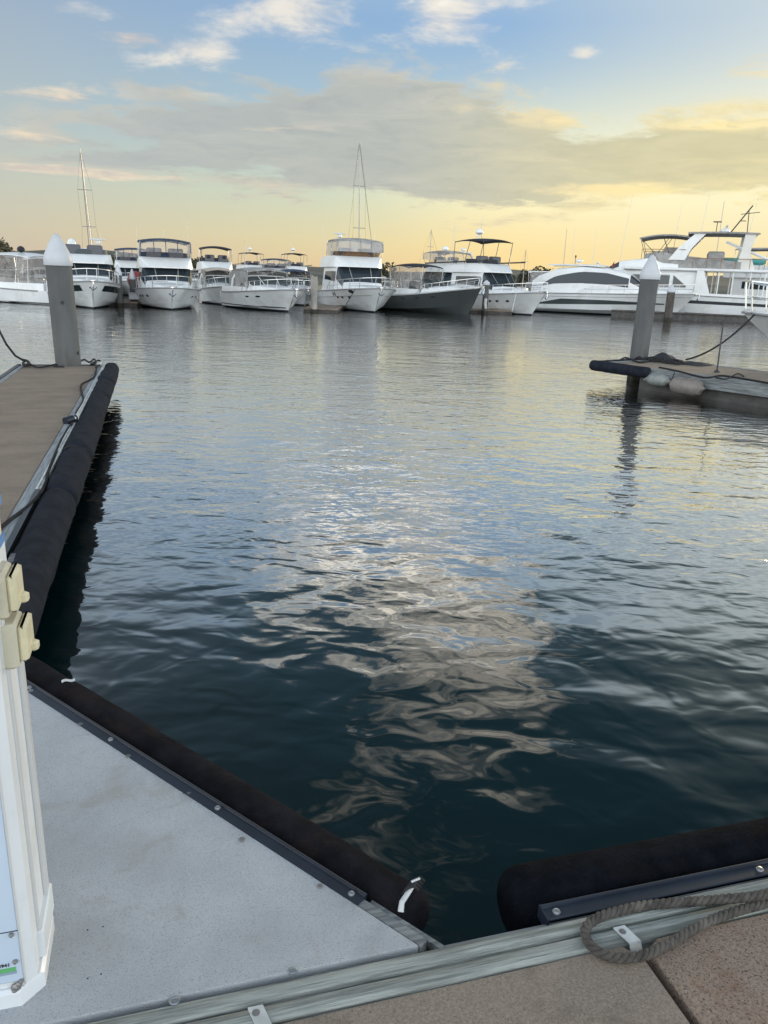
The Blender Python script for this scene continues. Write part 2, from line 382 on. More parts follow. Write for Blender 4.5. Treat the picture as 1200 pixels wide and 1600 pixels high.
# ------------------------------------------------------------------ water
def make_water():
    m = bpy.data.materials.new('harbour_water'); m.use_nodes = True
    nt = m.node_tree; k = NB(nt); P = nt.nodes['Principled BSDF']
    P.inputs['Roughness'].default_value = .6; P.inputs['Specular IOR Level'].default_value = 0.0
    g = k.n('ShaderNodeNewGeometry').outputs['Position']
    cn = k.noise(g, .35, 3, .5)
    k.put(P.inputs['Base Color'], k.mix(cn, (.0004, .010, .012), (.0008, .014, .017)))
    ln = k.n('ShaderNodeVectorMath', operation='LENGTH'); k.put(ln.inputs[0], g); dist = ln.outputs['Value']
    wind = k.noise(k.mapping(g, (4, 2, 0), (0, 0, .3), (.10, .16, 1)), 1.0, 3, .55)
    wind = k.ss(wind, .36, .64, .55, 1.35)
    open_w = k.ss(dist, 2.6, 8.5)          # the corner between the docks is sheltered
    h1 = k.noise(k.mapping(g, (0, 0, 0), (0, 0, .25), (.75, 1.05, 1)), 1.0, 1.5, .45, .3)
    h2 = k.noise(k.mapping(g, (7, 0, 0), (0, 0, -.35), (1.9, 2.7, 1)), 1.0, 1.5, .5, .6)
    h2b = k.noise(k.mapping(g, (1, 4, 0), (0, 0, .6), (4.2, 5.4, 1)), 1.0, .8, .5, .8)
    h3 = k.noise(k.mapping(g, (0, 3, 0), (0, 0, .15), (3.0, 5.2, 1)), 1.0, 2.0, .5, .5)
    h4 = k.noise(k.mapping(g, (0, 9, 0), (0, 0, -.1), (9, 15, 1)), 1.0, 2.0, .55, .3)
    far = k.ss(dist, 3.5, 16.0, 1.0, .55)
    H = k.add(k.mul(h1, .036, far), k.mul(h2, .0155, far), k.mul(h2b, .0052), k.mul(h3, wind, k.ss(open_w, 0, 1, .0010, .0098)), k.mul(h4, wind, k.ss(open_w, 0, 1, .0001, .0020)))
    bp = k.n('ShaderNodeBump'); bp.inputs['Strength'].default_value = 1.0; bp.inputs['Distance'].default_value = 1.0
    k.put(bp.inputs['Height'], H); gl = k.n('ShaderNodeBsdfGlossy'); gl.inputs['Roughness'].default_value = .015
    fr = k.n('ShaderNodeFresnel'); fr.inputs['IOR'].default_value = 1.33
    nt.links.new(bp.outputs[0], gl.inputs['Normal']); nt.links.new(bp.outputs[0], fr.inputs['Normal'])
    mx = k.n('ShaderNodeMixShader'); k.put(mx.inputs[0], k.add(1.0, k.mul(k.m('POWER', k.add(1.0, k.mul(k.m('POWER', fr.outputs[0], 1.7), -1.0)), 20.0), -1.0)))
    nt.links.new(P.outputs[0], mx.inputs[1]); nt.links.new(gl.outputs[0], mx.inputs[2])
    nt.links.new(mx.outputs[0], nt.nodes['Material Output'].inputs[0])
    w = MB().grid(lambda u, v: (-700 + 1400 * u, -60 + 1260 * v, 0), 8, 8).build('water', m, smooth=0)
    tag(w, 'dark teal harbour water rippling between the docks', kind='structure')
make_water()

# ------------------------------------------------------------------ boat kit
def lerp(a, c, t): return a + (c - a) * t
class Hull:
    def __init__(s, L, B, fb, fs, rake=.16, curve=1.7, fine=2.7, flare=.45):
        s.L, s.B, s.fb, s.fs, s.rake, s.curve, s.fine, s.flare = L, B, fb, fs, rake, curve, fine, flare
        s.zk = -.35
    def zs(s, u): return s.fs + (s.fb - s.fs) * max(0, u) ** s.curve
    def hb(s, u, v):
        S = max(0, 1 - max(0, (u - .45) / .55) ** 2.8) ** .62
        Cc = max(0, 1 - max(0, (u - .22) / .78) ** s.fine)
        st = .93 + .07 * min(1, u / .3)
        vc = .34 + .16 * u ** 3
        yc = s.B / 2 * .90 * Cc * st; ys = s.B / 2 * S * st
        if v < vc: return yc * (v / vc) ** .8
        t = (v - vc) / (1 - vc)
        return yc + (ys - yc) * t ** (.75 + s.flare * u) + .02 * (1 - t)
    def pt(s, u, v, side=1, off=0.0):
        x = u * s.L * (1 - s.rake * (1 - v) ** 1.2) - s.L / 2
        z = s.zk + v * (s.zs(u) - s.zk)
        y = s.hb(u, v)
        return (x + off * max(0, (u - .6)) * 1.6, side * (y + off), z)
    def v_of(s, u, z): return (z - s.zk) / (s.zs(u) - s.zk)
    def build(s, root, m, deckm=None, name='hull'):
        mb = MB(); vv = [0, .12, .24, .34, .37, .45, .55, .65, .75, .85, .93, 1.0]; nu = 26
        us = [(i / nu) ** .85 for i in range(nu + 1)]
        rings = []
        for u in us:
            vs2 = list(vv); vc = .34 + .16 * u ** 3
            vs2[3] = vc; vs2[4] = vc + .03
            rings.append([s.pt(u, v, 1) for v in reversed(vs2)] + [s.pt(u, v, -1) for v in vs2[1:]])
        mb.loft(rings, False, False)
        n = len(rings[0]); mb.f.append(tuple(range(n)))
        h = mb.build(name, m, root, 28)
        # deck
        d = MB().grid(lambda a, c: (lambda u, y: (u * s.L - s.L / 2 - .02, y * (2 * c - 1), s.zs(u) - .03 + .09 * (1 - (2 * c - 1) ** 2)))(a, s.hb(a, 1) - .01), 24, 8)
        d.build('deck', deckm or M_deck, root)
        r = MB()
        for sd_ in (1, -1):
            r.tube([s.pt(u, .985, sd_, .02) for u in us[1:]], .035, 6)
        r.build('rub_rail', M_rub if m is not M_gelgrey else M_alu, root)
        return h
    def band(s, root, name, z0, z1, m, u0=.0, u1=1.0, off=.012, n=24, sides=(1, -1)):
        z0f = z0 if callable(z0) else (lambda u: z0); z1f = z1 if callable(z1) else (lambda u: z1)
        mb = MB()
        for sd_ in sides:
            mb.grid(lambda a, c: (lambda u: s.pt(u, s.v_of(u, lerp(z0f(u), z1f(u), c)), sd_, off))(lerp(u0, u1, a)), n, 3)
        return mb.build(name, m, root)
    def port(s, root, u, z, w, h, side=1, m=None):
        mb = MB(); n = 12
        def P(a, c):
            uu = u + cos(a) * w / s.L * c; zz_ = z + sin(a) * h * c
            return s.pt(uu, s.v_of(uu, zz_), side, .02)
        ring = [P(2 * pi * k / n, 1) for k in range(n)]
        mb.add([P(0, 0)] + ring, [(0, k + 1, (k + 1) % n + 1) for k in range(n)])
        return mb.build('porthole', m or M_glass, root)
    def bow_rail(s, root, h=.6, u0=.5, r=.02, every=8, inset=.12, top_extra=.1, m=None):
        mb = MB(); us = [lerp(u0, .985, i / 14) for i in range(15)]
        def P(u, sd_, k):
            return (u * s.L - s.L / 2 + k * .10 * u, sd_ * max(0.05, s.hb(u, 1) - inset), s.zs(u) + k * (h + top_extra * u))
        top = [P(u, 1, min(1, (i / 1.5))) for i, u in enumerate(us)] + [P(u, -1, min(1, (i / 1.5))) for i, u in reversed(list(enumerate(us)))]
        mb.tube(top, r * 1.25, 5)
        for i in range(2, 15, 2):
            for sd_ in (1, -1):
                mb.tube([P(us[i], sd_, 0), P(us[i], sd_, 1)], r, 4)
        for i0, i1 in ((1, 14),):
            for sd_ in (1, -1):
                mb.tube([(lambda p, q: tuple((a + c_) / 2 for a, c_ in zip(p, q)))(P(us[i], sd_, 0), P(us[i], sd_, 1)) for i in range(i0, i1 + 1)], r * .7, 4)
        return mb.build('bow_rail', m or M_steel, root)
    def anchor(s, root):
        x = s.L / 2; z = s.fb
        mb = MB(); mb.box(x - .5, x + .22, -.10, .10, z - .02, z + .06, .01)
        mb.tube([(x + .15, 0, z), (x + .28, 0, z - .12), (x + .20, 0, z - .42)], .035, 6)
        mb.tube([(x + .20, -.18, z - .30), (x + .16, 0, z - .46), (x + .20, .18, z - .30)], .04, 6)
        return mb.build('anchor', M_steel, root)

class Cab:
    """lofted cabin; stations (x, half width low, z low, half width top, z top)"""
    def __init__(s, st, r=.12, camber=.06): s.st = st; s.r = r; s.cam = camber
    def par(s, u):
        n = len(s.st) - 1; f = min(max(u, 0), 1) * n; i = min(int(f), n - 1); t = f - i
        return [lerp(a, c, t) for a, c in zip(s.st[i], s.st[i + 1])]
    def uofx(s, x):
        n = len(s.st) - 1
        for i in range(n):
            a, c = s.st[i][0], s.st[i + 1][0]
            if min(a, c) <= x <= max(a, c): return (i + (x - a) / (c - a)) / n
        return 0 if abs(x - s.st[0][0]) < abs(x - s.st[-1][0]) else 1
    def pt(s, u, v, off=0.0):
        x, wb, zb, wt, zt = s.par(u)
        sd_ = 1 if v < .5 else -1; w = min(v, 1 - v) * 2
        r = min(s.r, (zt - zb) * .45, wt * .45); cm = s.cam * min(1, (zt - zb) / .3)
        if w < .5: t = w / .5; y = lerp(wb, wt, t); z = lerp(zb, zt - r, t)
        elif w < .62:
            a = (w - .5) / .12 * pi / 2; y = wt - r + r * cos(a); z = zt - r + r * sin(a)
        else:
            t = (w - .62) / .38; y = (wt - r) * (1 - t); z = zt + cm * (1 - (1 - t) ** 2)
        p = Vector((x, sd_ * y, z))
        if off:
            e = 1e-3
            du = Vector(s.pt(min(1, u + e), v)) - Vector(s.pt(max(0, u - e), v)); dv = Vector(s.pt(u, min(1, v + e))) - Vector(s.pt(u, max(0, v - e)))
            nn_ = du.cross(dv)
            if nn_.length > 1e-12:
                nn_.normalize(); c = Vector((s.par(.5)[0], 0, (s.par(.5)[2] + s.par(.5)[4]) / 2))
                if nn_.dot(p - c) < 0: nn_ = -nn_
                p += nn_ * off
        return tuple(p)
    def build(s, root, name, m):
        vs = [0, .05, .10, .15, .20, .25, .27, .29, .31, .36, .41, .46, .5]; vs = vs + [1 - v for v in reversed(vs[:-1])]
        n = len(s.st) - 1; us = []
        for i in range(n): us += [(i + t) / n for t in (0, .33, .67)]
        us.append(1)
        return MB().loft([[s.pt(u, v) for v in vs] for u in us], True, True).build(name, m, root, 32)
    def patch(s, root, name, u0, u1, v0, v1, m, off=.015, nu=8, nv=8, both=False):
        f0 = v0 if callable(v0) else (lambda a: v0); f1 = v1 if callable(v1) else (lambda a: v1)
        mb = MB(); mb.grid(lambda a, c: s.pt(lerp(u0, u1, a), lerp(f0(a), f1(a), c), off), nu, nv)
        if both: MB().grid(lambda a, c: s.pt(lerp(u0, u1, a), 1 - lerp(f0(a), f1(a), c), off), nu, nv).build(name, m, root)
        return mb.build(name, m, root)

def slab_top(root, name, x0, x1, w, z, m, camber=.15, th=.05, drop=.12, parent=None, sweep=.0):
    """curved thin roof or canvas top with real thickness"""
    def f(a, c, dz_):
        x = lerp(x0, x1, a); q = 2 * c - 1; ww = w * (1 - sweep * (2 * a - 1) ** 4)
        return (x, ww * q, z + camber * (1 - q * q) - drop * (2 * a - 1) ** 2 + dz_)
    mb = MB(); nu, nv = 10, 10
    rings = []
    for i in range(nu + 1):
        a = i / nu
        rings.append([f(a, j / nv, th) for j in range(nv + 1)] + [f(a, j / nv, 0) for j in range(nv, -1, -1)])
    mb.loft(rings, True, True)
    return mb.build(name, m, root)
def frame_legs(root, pts, r=.02, m=None, name='frame_leg'):
    for p in pts: o = MB().tube(p, r, 5).build(name, m or M_steel, root)
    return o
def dome(root, c, r, m=None, h=None, name='radar_dome'):
    h = h or r * 1.5
    prof = [(.4 * r, 0), (.75 * r, .04), (r, .3 * h), (r * .97, .5 * h), (r * .8, .75 * h), (r * .45, .93 * h), (.02, h)]
    mb = MB().lathe(prof, c, 14); mb.tube([(c[0], c[1], c[2] - .25), (c[0], c[1], c[2] + .03)], .05, 6)
    return mb.build(name, m or M_gel, root)
def radar_bar(root, c, L_=.9, rz=.3):
    mb = MB().lathe([(.12, 0), (.16, .05), (.13, .2), (.05, .24)], c, 10)
    mb.box(c[0] - .06, c[0] + .06, c[1] - L_ / 2, c[1] + L_ / 2, c[2] + .24, c[2] + .33, .02)
    return mb.build('radar', M_alu, root)
def whip(root, c, h, lean=(0, 0), r=.018, m=None):
    mb = MB().tube([c, (c[0] + lean[0] * .5, c[1] + lean[1] * .5, c[2] + h * .5), (c[0] + lean[0], c[1] + lean[1], c[2] + h)], r, 5, r * .45)
    return mb.build('antenna', m or M_alu, root)
def flag(root, c, s=.25):
    mb = MB().tube([c, (c[0] - .05, c[1], c[2] + s * 2)], .012, 4)
    mb.grid(lambda a, t: (c[0] - .04 - a * s * .5, c[1] + .05 * sin(a * 5), c[2] + s * (2 - .9 * t) - a * s * .9), 4, 3)
    return mb.build('flag', M_red, root)
def placing(bow_px, L, rake, heading, depth=None):
    p = at(bow_px[0], bow_px[1], 0) if depth is None else None
    if depth is not None:
        q = atY(bow_px[0], bow_px[1], depth); p = Vector((q.x, q.y, 0))
    h = R(heading); k = L * (1 - rake) - L / 2
    return (p.x - cos(h) * k, p.y - sin(h) * k, 0), h

# ---- flybridge cruiser ------------------------------------------------------
def flybridge(name, label, bow, heading, L=11.5, B=3.9, fb=1.25, fs=.85, roof=2.45, coam=2.95, top=3.85, topm=None, curtain=None,
              hullm=None, boot=True, ports=True, cover=None, arch=False, depth=None, seats=True, wind=None, domes=(), whips=(), rake=.14,
              band=None, cat='motor yacht', group='boats moored across the basin', band_m=None, railm=None, topx=(-.26, .06), frame_m=None, eyebrow=True, screen=None, coam_m=None):
    loc, h = placing(bow, L, rake, heading, depth)
    root = empty(name, loc, h, label, cat, group)
    H = Hull(L, B, fb, fs, rake); hm = hullm or M_gel
    H.build(root, hm)
    if boot: H.band(root, 'boot_stripe', -.05, .09, M_boot)
    if band: H.band(root, 'hull_band', band[0], band[1], band_m or M_dark, .1, .93)
    dk = lambda x: H.zs((x + L / 2) / L) - .02
    # coachroof on the foredeck
    tx0, tx1 = .36 * L, .10 * L
    Cab([(tx0, .25, dk(tx0), .2, dk(tx0) + .05), (tx0 - .6, B * .20, dk(tx0 - .6), B * .17, dk(tx0) + .16), (tx1 + .5, B * .33, dk(tx1) - .02, B * .29, dk(tx1) + .34),
         (tx1, B * .38, dk(tx1) - .05, B * .35, dk(tx1) + .38)], .12, .06).build(root, 'coachroof', hm)
    zc = dk(tx1) + .28
    c = Cab([(tx1 + .35, B * .36, zc - .2, B * .31, zc), (tx1 - .75, B * .42, fs - .1, B * .37, roof), (-.05 * L, B * .43, fs - .1, B * .385, roof + .03),
             (-.30 * L, B * .43, fs - .1, B * .385, roof)], .10, .05)
    c.build(root, 'cabin', hm)
    ws = c.patch(root, 'windscreen', .06, .32, .15, .85, M_glass, .02, 6, 18)
    for v in (.40, .60): MB().grid(lambda a, t: c.pt(lerp(.06, .32, a), v - .004 + .008 * t, .03), 6, 2).build('mullion', M_rub, ws)
    c.patch(root, 'side_window', .38, .93, lambda a: .115 + .02 * a, .215, M_glass, .02, 8, 4, True)
    # flybridge moulding
    f = Cab([(tx1 - .25, B * .28, roof - .02, B * .27, roof + .04), (tx1 - 1.0, B * .41, roof - .04, B * .385, coam - .04), (-.05 * L, B * .43, roof - .04, B * .40, coam),
             (-.36 * L, B * .43, roof - .04, B * .40, coam - .06)], .07, .0)
    f.build(root, 'flybridge', coam_m or hm)
    sc_ = MB()   # windscreen round the front of the flybridge
    def scr(a, t):
        q = -1 + 2 * a; ang = q * pi / 2
        x = tx1 - 1.25 - (1 - cos(ang)) * 1.3; y = sin(ang) * B * .375
        return (x - t * .12, y * (1 - .03 * t), coam - .02 + t * .30)
    sc_.grid(scr, 20, 3)
    sc_.build('flybridge_screen', screen or M_dark, root, 0)
    if seats:
        s_ = MB(); s_.box(-.10 * L, -.10 * L + .5, -B * .28, -B * .05, coam - .05, coam + .5, .06); s_.box(-.10 * L, -.10 * L + .5, B * .05, B * .28, coam - .05, coam + .5, .06)
        s_.build('helm_seat', cover or M_seat, root)
    if top:
        x0, x1 = topx[0] * L, topx[1] * L
        t = slab_top(root, 'bimini_top', x0, x1, B * .40, top - .15, topm or M_navy, .16, .05, .10, sweep=.12)
        lg = []
        for sd_ in (1, -1):
            y = sd_ * B * .385
            for xb, xt in ((x1 - .35, x1 - .02), ((x0 + x1) / 2 - .3, (x0 + x1) / 2 + .15), (x0 + .1, x0 + .1)):
                lg.append([(xb, y, coam - .05), ((xb + xt) / 2 + .03, y, (coam + top) / 2), (xt, y * .97, top - .15)])
        frame_legs(t, lg, .022, frame_m)
        if curtain:
            cm = MB()
            for sd_ in (1, -1):
                cm.grid(lambda a, q: (lerp(x0, x1, a), sd_ * B * lerp(.392, .384, q), lerp(coam + (.26 if a > .7 else .0), top - .16 - .10 * (2 * a - 1) ** 2, q)), 8, 4)
            def fr(a, q):
                y = (2 * a - 1) * B * .385; k_ = 1 - (2 * a - 1) ** 2
                return (x1 + .18 * k_ * (1 - q) - .02, y, lerp(coam + .24, top - .25 + .16 * k_, q))
            cm.grid(fr, 12, 4)
            cu = cm.build('clear_curtain', curtain, root)
            ba = MB()
            for a in (.02, .27, .5, .73, .98):
                ba.tube([tuple(Vector(fr(a, q)) + Vector((.015, 0, 0))) for q in (0, .5, 1)], .018, 4)
            ba.build('curtain_binding', topm or M_navy, cu)
    if arch:
        for sd_ in (1, -1):
            a_ = MB(); y = sd_ * B * .41
            prof = [(-.34 * L, .45, roof), (-.27 * L, .34, coam + .25), (-.20 * L, .26, (top or 3.9) - .10)]
            a_.loft([[(x - w_ / 2, y - .05, z), (x + w_ / 2, y - .05, z), (x + w_ / 2, y + .05, z), (x - w_ / 2, y + .05, z)] for x, w_, z in prof])
            a_.build('arch_leg', hm, root)
        a_ = MB(); a_.box(-.20 * L - .2, -.20 * L + .2, -B * .42, B * .42, (top or 3.9) - .12, (top or 3.9) + .0, .03); a_.build('arch_bar', hm, root)
    H.bow_rail(root, .52, .42, .018, m=railm); H.anchor(root)
    if ports:
        for sd_ in (1, -1):
            for u in (.66, .72, .80): H.port(root, u, H.zs(u) * .62, .13, .07, sd_)
    for (dx_, dy_, dz_, r_, m_) in domes: dome(root, (dx_ * L, dy_, dz_), r_, m_)
    for (dx_, dy_, dz_, hh, lx) in whips: whip(root, (dx_ * L, dy_, dz_), hh, (lx, 0))
    return root, H

# ---- express / sport cruiser ------------------------------------------------
def express(name, label, bow, heading, L=10, B=3.3, fb=1.3, fs=.85, roof=2.3, hullm=None, topm=None, depth=None, curtain=True, arch=True,
            ports=True, boot=True, rake=.17, domes=(), whips=(), screen_m=None, band=None, group='boats moored across the basin', railm=None, band_m=None, curt_m=None):
    loc, h = placing(bow, L, rake, heading, depth)
    root = empty(name, loc, h, label, 'motor boat', group)
    hm = hullm or M_gel
    H = Hull(L, B, fb, fs, rake); H.build(root, hm)
    if boot: H.band(root, 'boot_stripe', -.05, .10, M_boot)
    if band: H.band(root, 'hull_band', band[0], band[1], band_m or M_dark, .05, .95)
    dk = lambda x: H.zs((x + L / 2) / L) - .02
    a, z0 = .34 * L, dk(.34 * L)
    cr = Cab([(a, .25, z0, .2, z0 + .04), (a - .7, B * .22, dk(a - .7), B * .19, z0 + .14), (.08 * L, B * .36, dk(.08 * L) - .03, B * .32, dk(.08 * L) + .36),
              (0, B * .40, fs, B * .36, dk(0) + .42)], .14, .08)
    cr.build(root, 'coachroof', M_gel)
    zc = dk(0) + .38
    w = Cab([(.11 * L, B * .30, zc - .18, B * .28, zc - .08), (-.01 * L, B * .40, fs - .05, B * .35, zc + .52), (-.10 * L, B * .41, fs - .1, B * .36, zc + .60), (-.13 * L, B * .41, fs - .1, B * .36, zc + .58)], .10, .03)
    # windscreen shell: frame + glass
    w.patch(root, 'windscreen', .03, .36, .17, .83, screen_m or M_winthru, .0, 8, 18)
    w.patch(root, 'side_glass', .36, 1.0, .12, .235, screen_m or M_winthru, .0, 6, 4, True)
    fr = MB()
    fr.tube([w.pt(.36, v) for v in [.12 + .76 * i / 16 for i in range(17)]], .035, 6)
    fr.tube([w.pt(.03, v) for v in [.17 + .66 * i / 16 for i in range(17)]], .03, 6)
    for v in (.17, .40, .60, .83): fr.tube([w.pt(lerp(.03, .36, i / 4), v, .01) for i in range(5)], .022, 5)
    fr.build('windscreen_frame', M_alu if hm is not M_gelgrey else M_darkm, root)
    cb = MB()    # cockpit coaming and bulkhead
    cb.prism([(-.02 * L, -B * .43), (-.02 * L, B * .43), (-.47 * L, B * .44), (-.47 * L, -B * .44)], fs - .1, zc - .12, .06)
    cb.build('cockpit', M_gel, root)
    x0, x1 = -.36 * L, .02 * L
    t = slab_top(root, 'canopy_top', x0, x1, B * .385, roof - .10, topm or M_black, .14, .05, .14, sweep=.10)
    lg = []
    for sd_ in (1, -1):
        y = sd_ * B * .375
        for xb, xt in ((x1 - .25, x1 - .1), (x0 + 1.2, x0 + .9), (x0 + .2, x0 + .1)): lg.append([(xb, y, zc - .15), (xt, y * .98, roof - .14)])
    frame_legs(t, lg, .02, name='frame_leg')
    if curtain:
        cm = MB()
        for sd_ in (1, -1):
            cm.grid(lambda q, k: (lerp(x0, x1, q), sd_ * B * .378, lerp(zc - .12, roof - .12 - .14 * (2 * q - 1) ** 2, k)), 8, 3)
        cm.grid(lambda q, k: (x0 - .0, (2 * q - 1) * B * .375, lerp(zc - .1, roof - .2 + .12 * (1 - (2 * q - 1) ** 2), k)), 8, 3)
        cm.build('clear_curtain', curt_m or (M_vinylg if hm is not M_gelgrey else M_vinyl), root)
    if arch:
        a_ = MB()
        pts = []
        for i in range(13):
            an = pi * i / 12; pts.append((-.27 * L + .25 * sin(an), cos(an) * B * .42, zc - .2 + sin(an) ** .6 * (roof + .02 - zc + .2)))
        a_.tube(pts, .07, 6); a_.build('radar_arch', M_gel, root)
    H.bow_rail(root, .48, .48, .016, m=railm); H.anchor(root)
    if ports:
        for sd_ in (1, -1):
            for u in (.60, .74): H.port(root, u, H.zs(u) * .70, .22, .05, sd_)
    for (dx_, dy_, dz_, r_, m_) in domes: dome(root, (dx_ * L, dy_, dz_), r_, m_)
    for (dx_, dy_, dz_, hh, lx) in whips: whip(root, (dx_ * L, dy_, dz_), hh, (lx, 0))
    return root, H

def fender_part(root, H, u, side, m=None):
    p = H.pt(u, .75, side, .14)
    mb = MB().lathe([(.03, -.32), (.10, -.26), (.12, -.1), (.12, .1), (.10, .26), (.03, .32)], (p[0], p[1], .55), 10)
    mb.tube([(p[0], p[1], .8), (p[0], p[1] - side * .1, H.zs(u) + .3)], .012, 4)
    return mb.build('fender', m or M_fendw, root)
def line_rope(name, pts, label, r=.018, m=None, sag=.0, group='mooring lines of the far boats', n=10):
    a, c = Vector(pts[0]), Vector(pts[-1]); path = []
    for i in range(n + 1):
        t = i / n; p = a.lerp(c, t); p.z -= sag * 4 * t * (1 - t); path.append(tuple(p))
    o = MB().tube(path, r, 5).build(name, m or M_ropeb, None)
    return tag(o, label, 'rope', group)

# ================================================================== FAR ROW
# far-left cruiser seen from its quarter
rt, H = express('hardtop_cruiser', 'white hardtop cruiser cut off by the left edge of the photo', (-60, 471), 158, 10.5, 3.5, 1.25, .75, 2.75,
                topm=M_gel, depth=50, curtain=True, curt_m=M_vinyl, arch=False, domes=[(-.22, .4, 2.85, .22, M_black)], whips=[(-.05, .8, 2.8, 2.2, .2)])
MB().box(-6.0, -5.2, -1.5, 1.5, .12, .26, .03).build('swim_platform', M_gel, rt)
MB().box(-5.25, -5.15, -1.55, 1.55, .2, 1.35, .03).build('transom', M_gel, rt)
# smaller one head-on behind
express('hardtop_cruiser', 'small white cruiser with dark screen, seen between the leftmost boat and the pile', (70, 466), -66, 10, 3.3, 1.35, .95, 2.75, topm=M_gel, depth=58,
        domes=[(-.2, -.5, 2.8, .17, M_black)], screen_m=M_glass, whips=[(-.2, .6, 2.8, 1.1, .0)])
# B2
rt, H = flybridge('sport_yacht', 'white sports yacht with dark hull band and white radar dome behind the left pile', (145, 482), -66, 9.5, 3.6, 1.45, 1.05, 2.35, 2.85, None,
          band=(lambda u: H_band(u, -.42), lambda u: H_band(u, -.14)) if False else None, ports=False, wind=True, seats=True, topx=(-.3, -.05), depth=None, screen=M_glass2)
H.band(rt, 'hull_window_band', lambda u: H.zs(u) - .50, lambda u: H.zs(u) - .20, M_glass, .35, .95)
radar_bar(rt, (-2.6, .9, 3.45)); dome(rt, (-2.6, -.55, 3.25), .26, M_gel, .48)
MB().box(-3.2, -2.1, -1.2, 1.3, 3.1, 3.2, .04).build('mast_wing', M_gel, rt)
frame_legs(rt, [[(-2.9, y, 2.8), (-2.7, y, 3.12)] for y in (-1, 1)], .06, M_alu, 'wing_support')
whip(rt, (-2.5, 1.1, 3.2), .9)
# B3
rt, H = flybridge('flybridge_cruiser', 'white flybridge cruiser head-on with navy bimini and clear curtains', (268, 484), -71, 9, 3.75, 1.22, .95, 2.25, 2.85, 3.85,
          M_navy, M_vinyl, ports=True, hullm=M_gel, whips=[(-.28, 1.5, 2.9, 2.1, 0), (-.28, -1.5, 2.9, 1.7, 0), (-.1, 0, 3.9, .5, 0)], screen=M_navy)
b3 = rt
fender_part(rt, H, .45, -1); fender_part(rt, H, .5, 1)
# flybridge behind + express in front (between the two)
flybridge('flybridge_cruiser', 'white flybridge cruiser with dark bimini behind the small hardtop boat', (350, 474), -70, 8.5, 3.0, 1.2, .9, 2.3, 2.9, 4.0, M_black, None,
          depth=60, domes=[(-.05, -.6, 3.1, .18, M_black), (-.05, .6, 3.1, .18, M_black)], whips=[(-.12, 0, 4.0, 1.2, .1)], ports=False, screen=M_black, topx=(-.22, 0))
express('express_cruiser', 'small white canopied cruiser moored just left of the wide express cruiser', (352, 474), -70, 7.5, 2.6, 1.25, .85, 2.35, topm=M_beigecan, depth=54, ports=False, screen_m=M_glass2)
# B5
rt, H = express('express_cruiser', 'broad white express cruiser with grey canopy and green waterline, left of the brown pile', (446, 487), -58, 8.0, 3.5, 1.30, .95, 2.40,
        topm=M_greycan, screen_m=M_glass2, hullm=M_gel)
H.band(rt, 'cove_stripe', .19, .25, M_boot, 0, .97)
b5 = rt
# B5b navy covered boat behind
express('express_cruiser', 'white cruiser with dark blue canopy squeezed behind the brown pile', (474, 480), -72, 8, 3.0, 1.2, .9, 2.45, topm=M_navy, depth=58, screen_m=M_glass2)
# B6
rt, H = flybridge('flybridge_yacht', 'tall white flybridge yacht with milky canvas enclosure right of the brown pile', (583, 488), -72, 10.5, 4.1, 1.50, 1.1, 2.75, 3.45, 4.55,
          M_greycan, M_vinylg, ports=True, whips=[(-.2, 1.7, 4.4, .9, 0), (-.3, -1.7, 3.4, 2.0, 0)], screen=M_teak, topx=(-.24, .045))
b6 = rt
radar_bar(rt, (-1.6, -.9, 4.6), .8)
for u in (.60, .63): H.port(rt, u, 1.02, .07, .13, -1)
H.port(rt, .84, 1.22, .24, .10, -1)
H.band(rt, 'cove_stripe', lambda u: H.zs(u) - .46, lambda u: H.zs(u) - .43, M_rub, .1, .97)
# B7 behind with arch
flybridge('flybridge_yacht', 'white flybridge yacht with swept arch behind the grey sport cruiser', (650, 478), 238, 10.5, 3.6, 1.4, 1.05, 2.75, 3.4, 4.35,
          M_greycan, M_vinyl, depth=62, arch=True, ports=False, domes=[(-.22, -1.0, 4.45, .26, M_gel), (-.2, .8, 4.4, .2, M_gel)], whips=[(-.2, .0, 4.4, 2.2, .15)], screen=M_gel2)
# B8 grey
rt, H = express('sport_cruiser', 'dark grey hulled sport cruiser with black bimini and white sheer line', (728, 491), -42, 8.2, 2.9, 1.75, 1.0, 3.05,
        hullm=M_gelgrey, topm=M_black, arch=False, ports=False, boot=False, rake=.13, screen_m=M_glass2)
H.band(rt, 'sheer_stripe', lambda u: H.zs(u) - .09, lambda u: H.zs(u) - .03, M_gel, 0, .99)
for u in (.35, .5, .66): H.port(rt, u, H.zs(u) * .74, .20, .035, -1)
# B9
rt, H = flybridge('flybridge_yacht', 'white flybridge yacht with open black bimini and dark bridge, moored right of the grey cruiser', (825, 490), -54, 10.0, 3.7, 1.55, 1.1, 2.75, 3.35, 5.0,
        M_black, None, ports=True, whips=[(-.3, -1.7, 3.4, 2.6, .35), (.0, 1.4, 3.4, 1.1, 0)], screen=M_black, topx=(-.30, .02), frame_m=M_darkm, depth=55)
b9 = rt
dome(rt, (-1.9, 0, 5.35), .27, M_gel, .42); whip(rt, (-1.9, .1, 5.6), 1.0, (.15, 0))
frame_legs(rt, [[(-1.9, y, 5.0), (-1.9, y * .7, 5.4)] for y in (-.3, .3)], .025, M_alu, 'dome_stand')
MB().tube([(-6.0, 1.6, 3.3), (1.2, 1.75, 3.5)], .05, 5).tube([(-6.0, -1.6, 3.3), (1.2, -1.75, 3.5)], .05, 5).build('bridge_rail', M_darkm, rt)

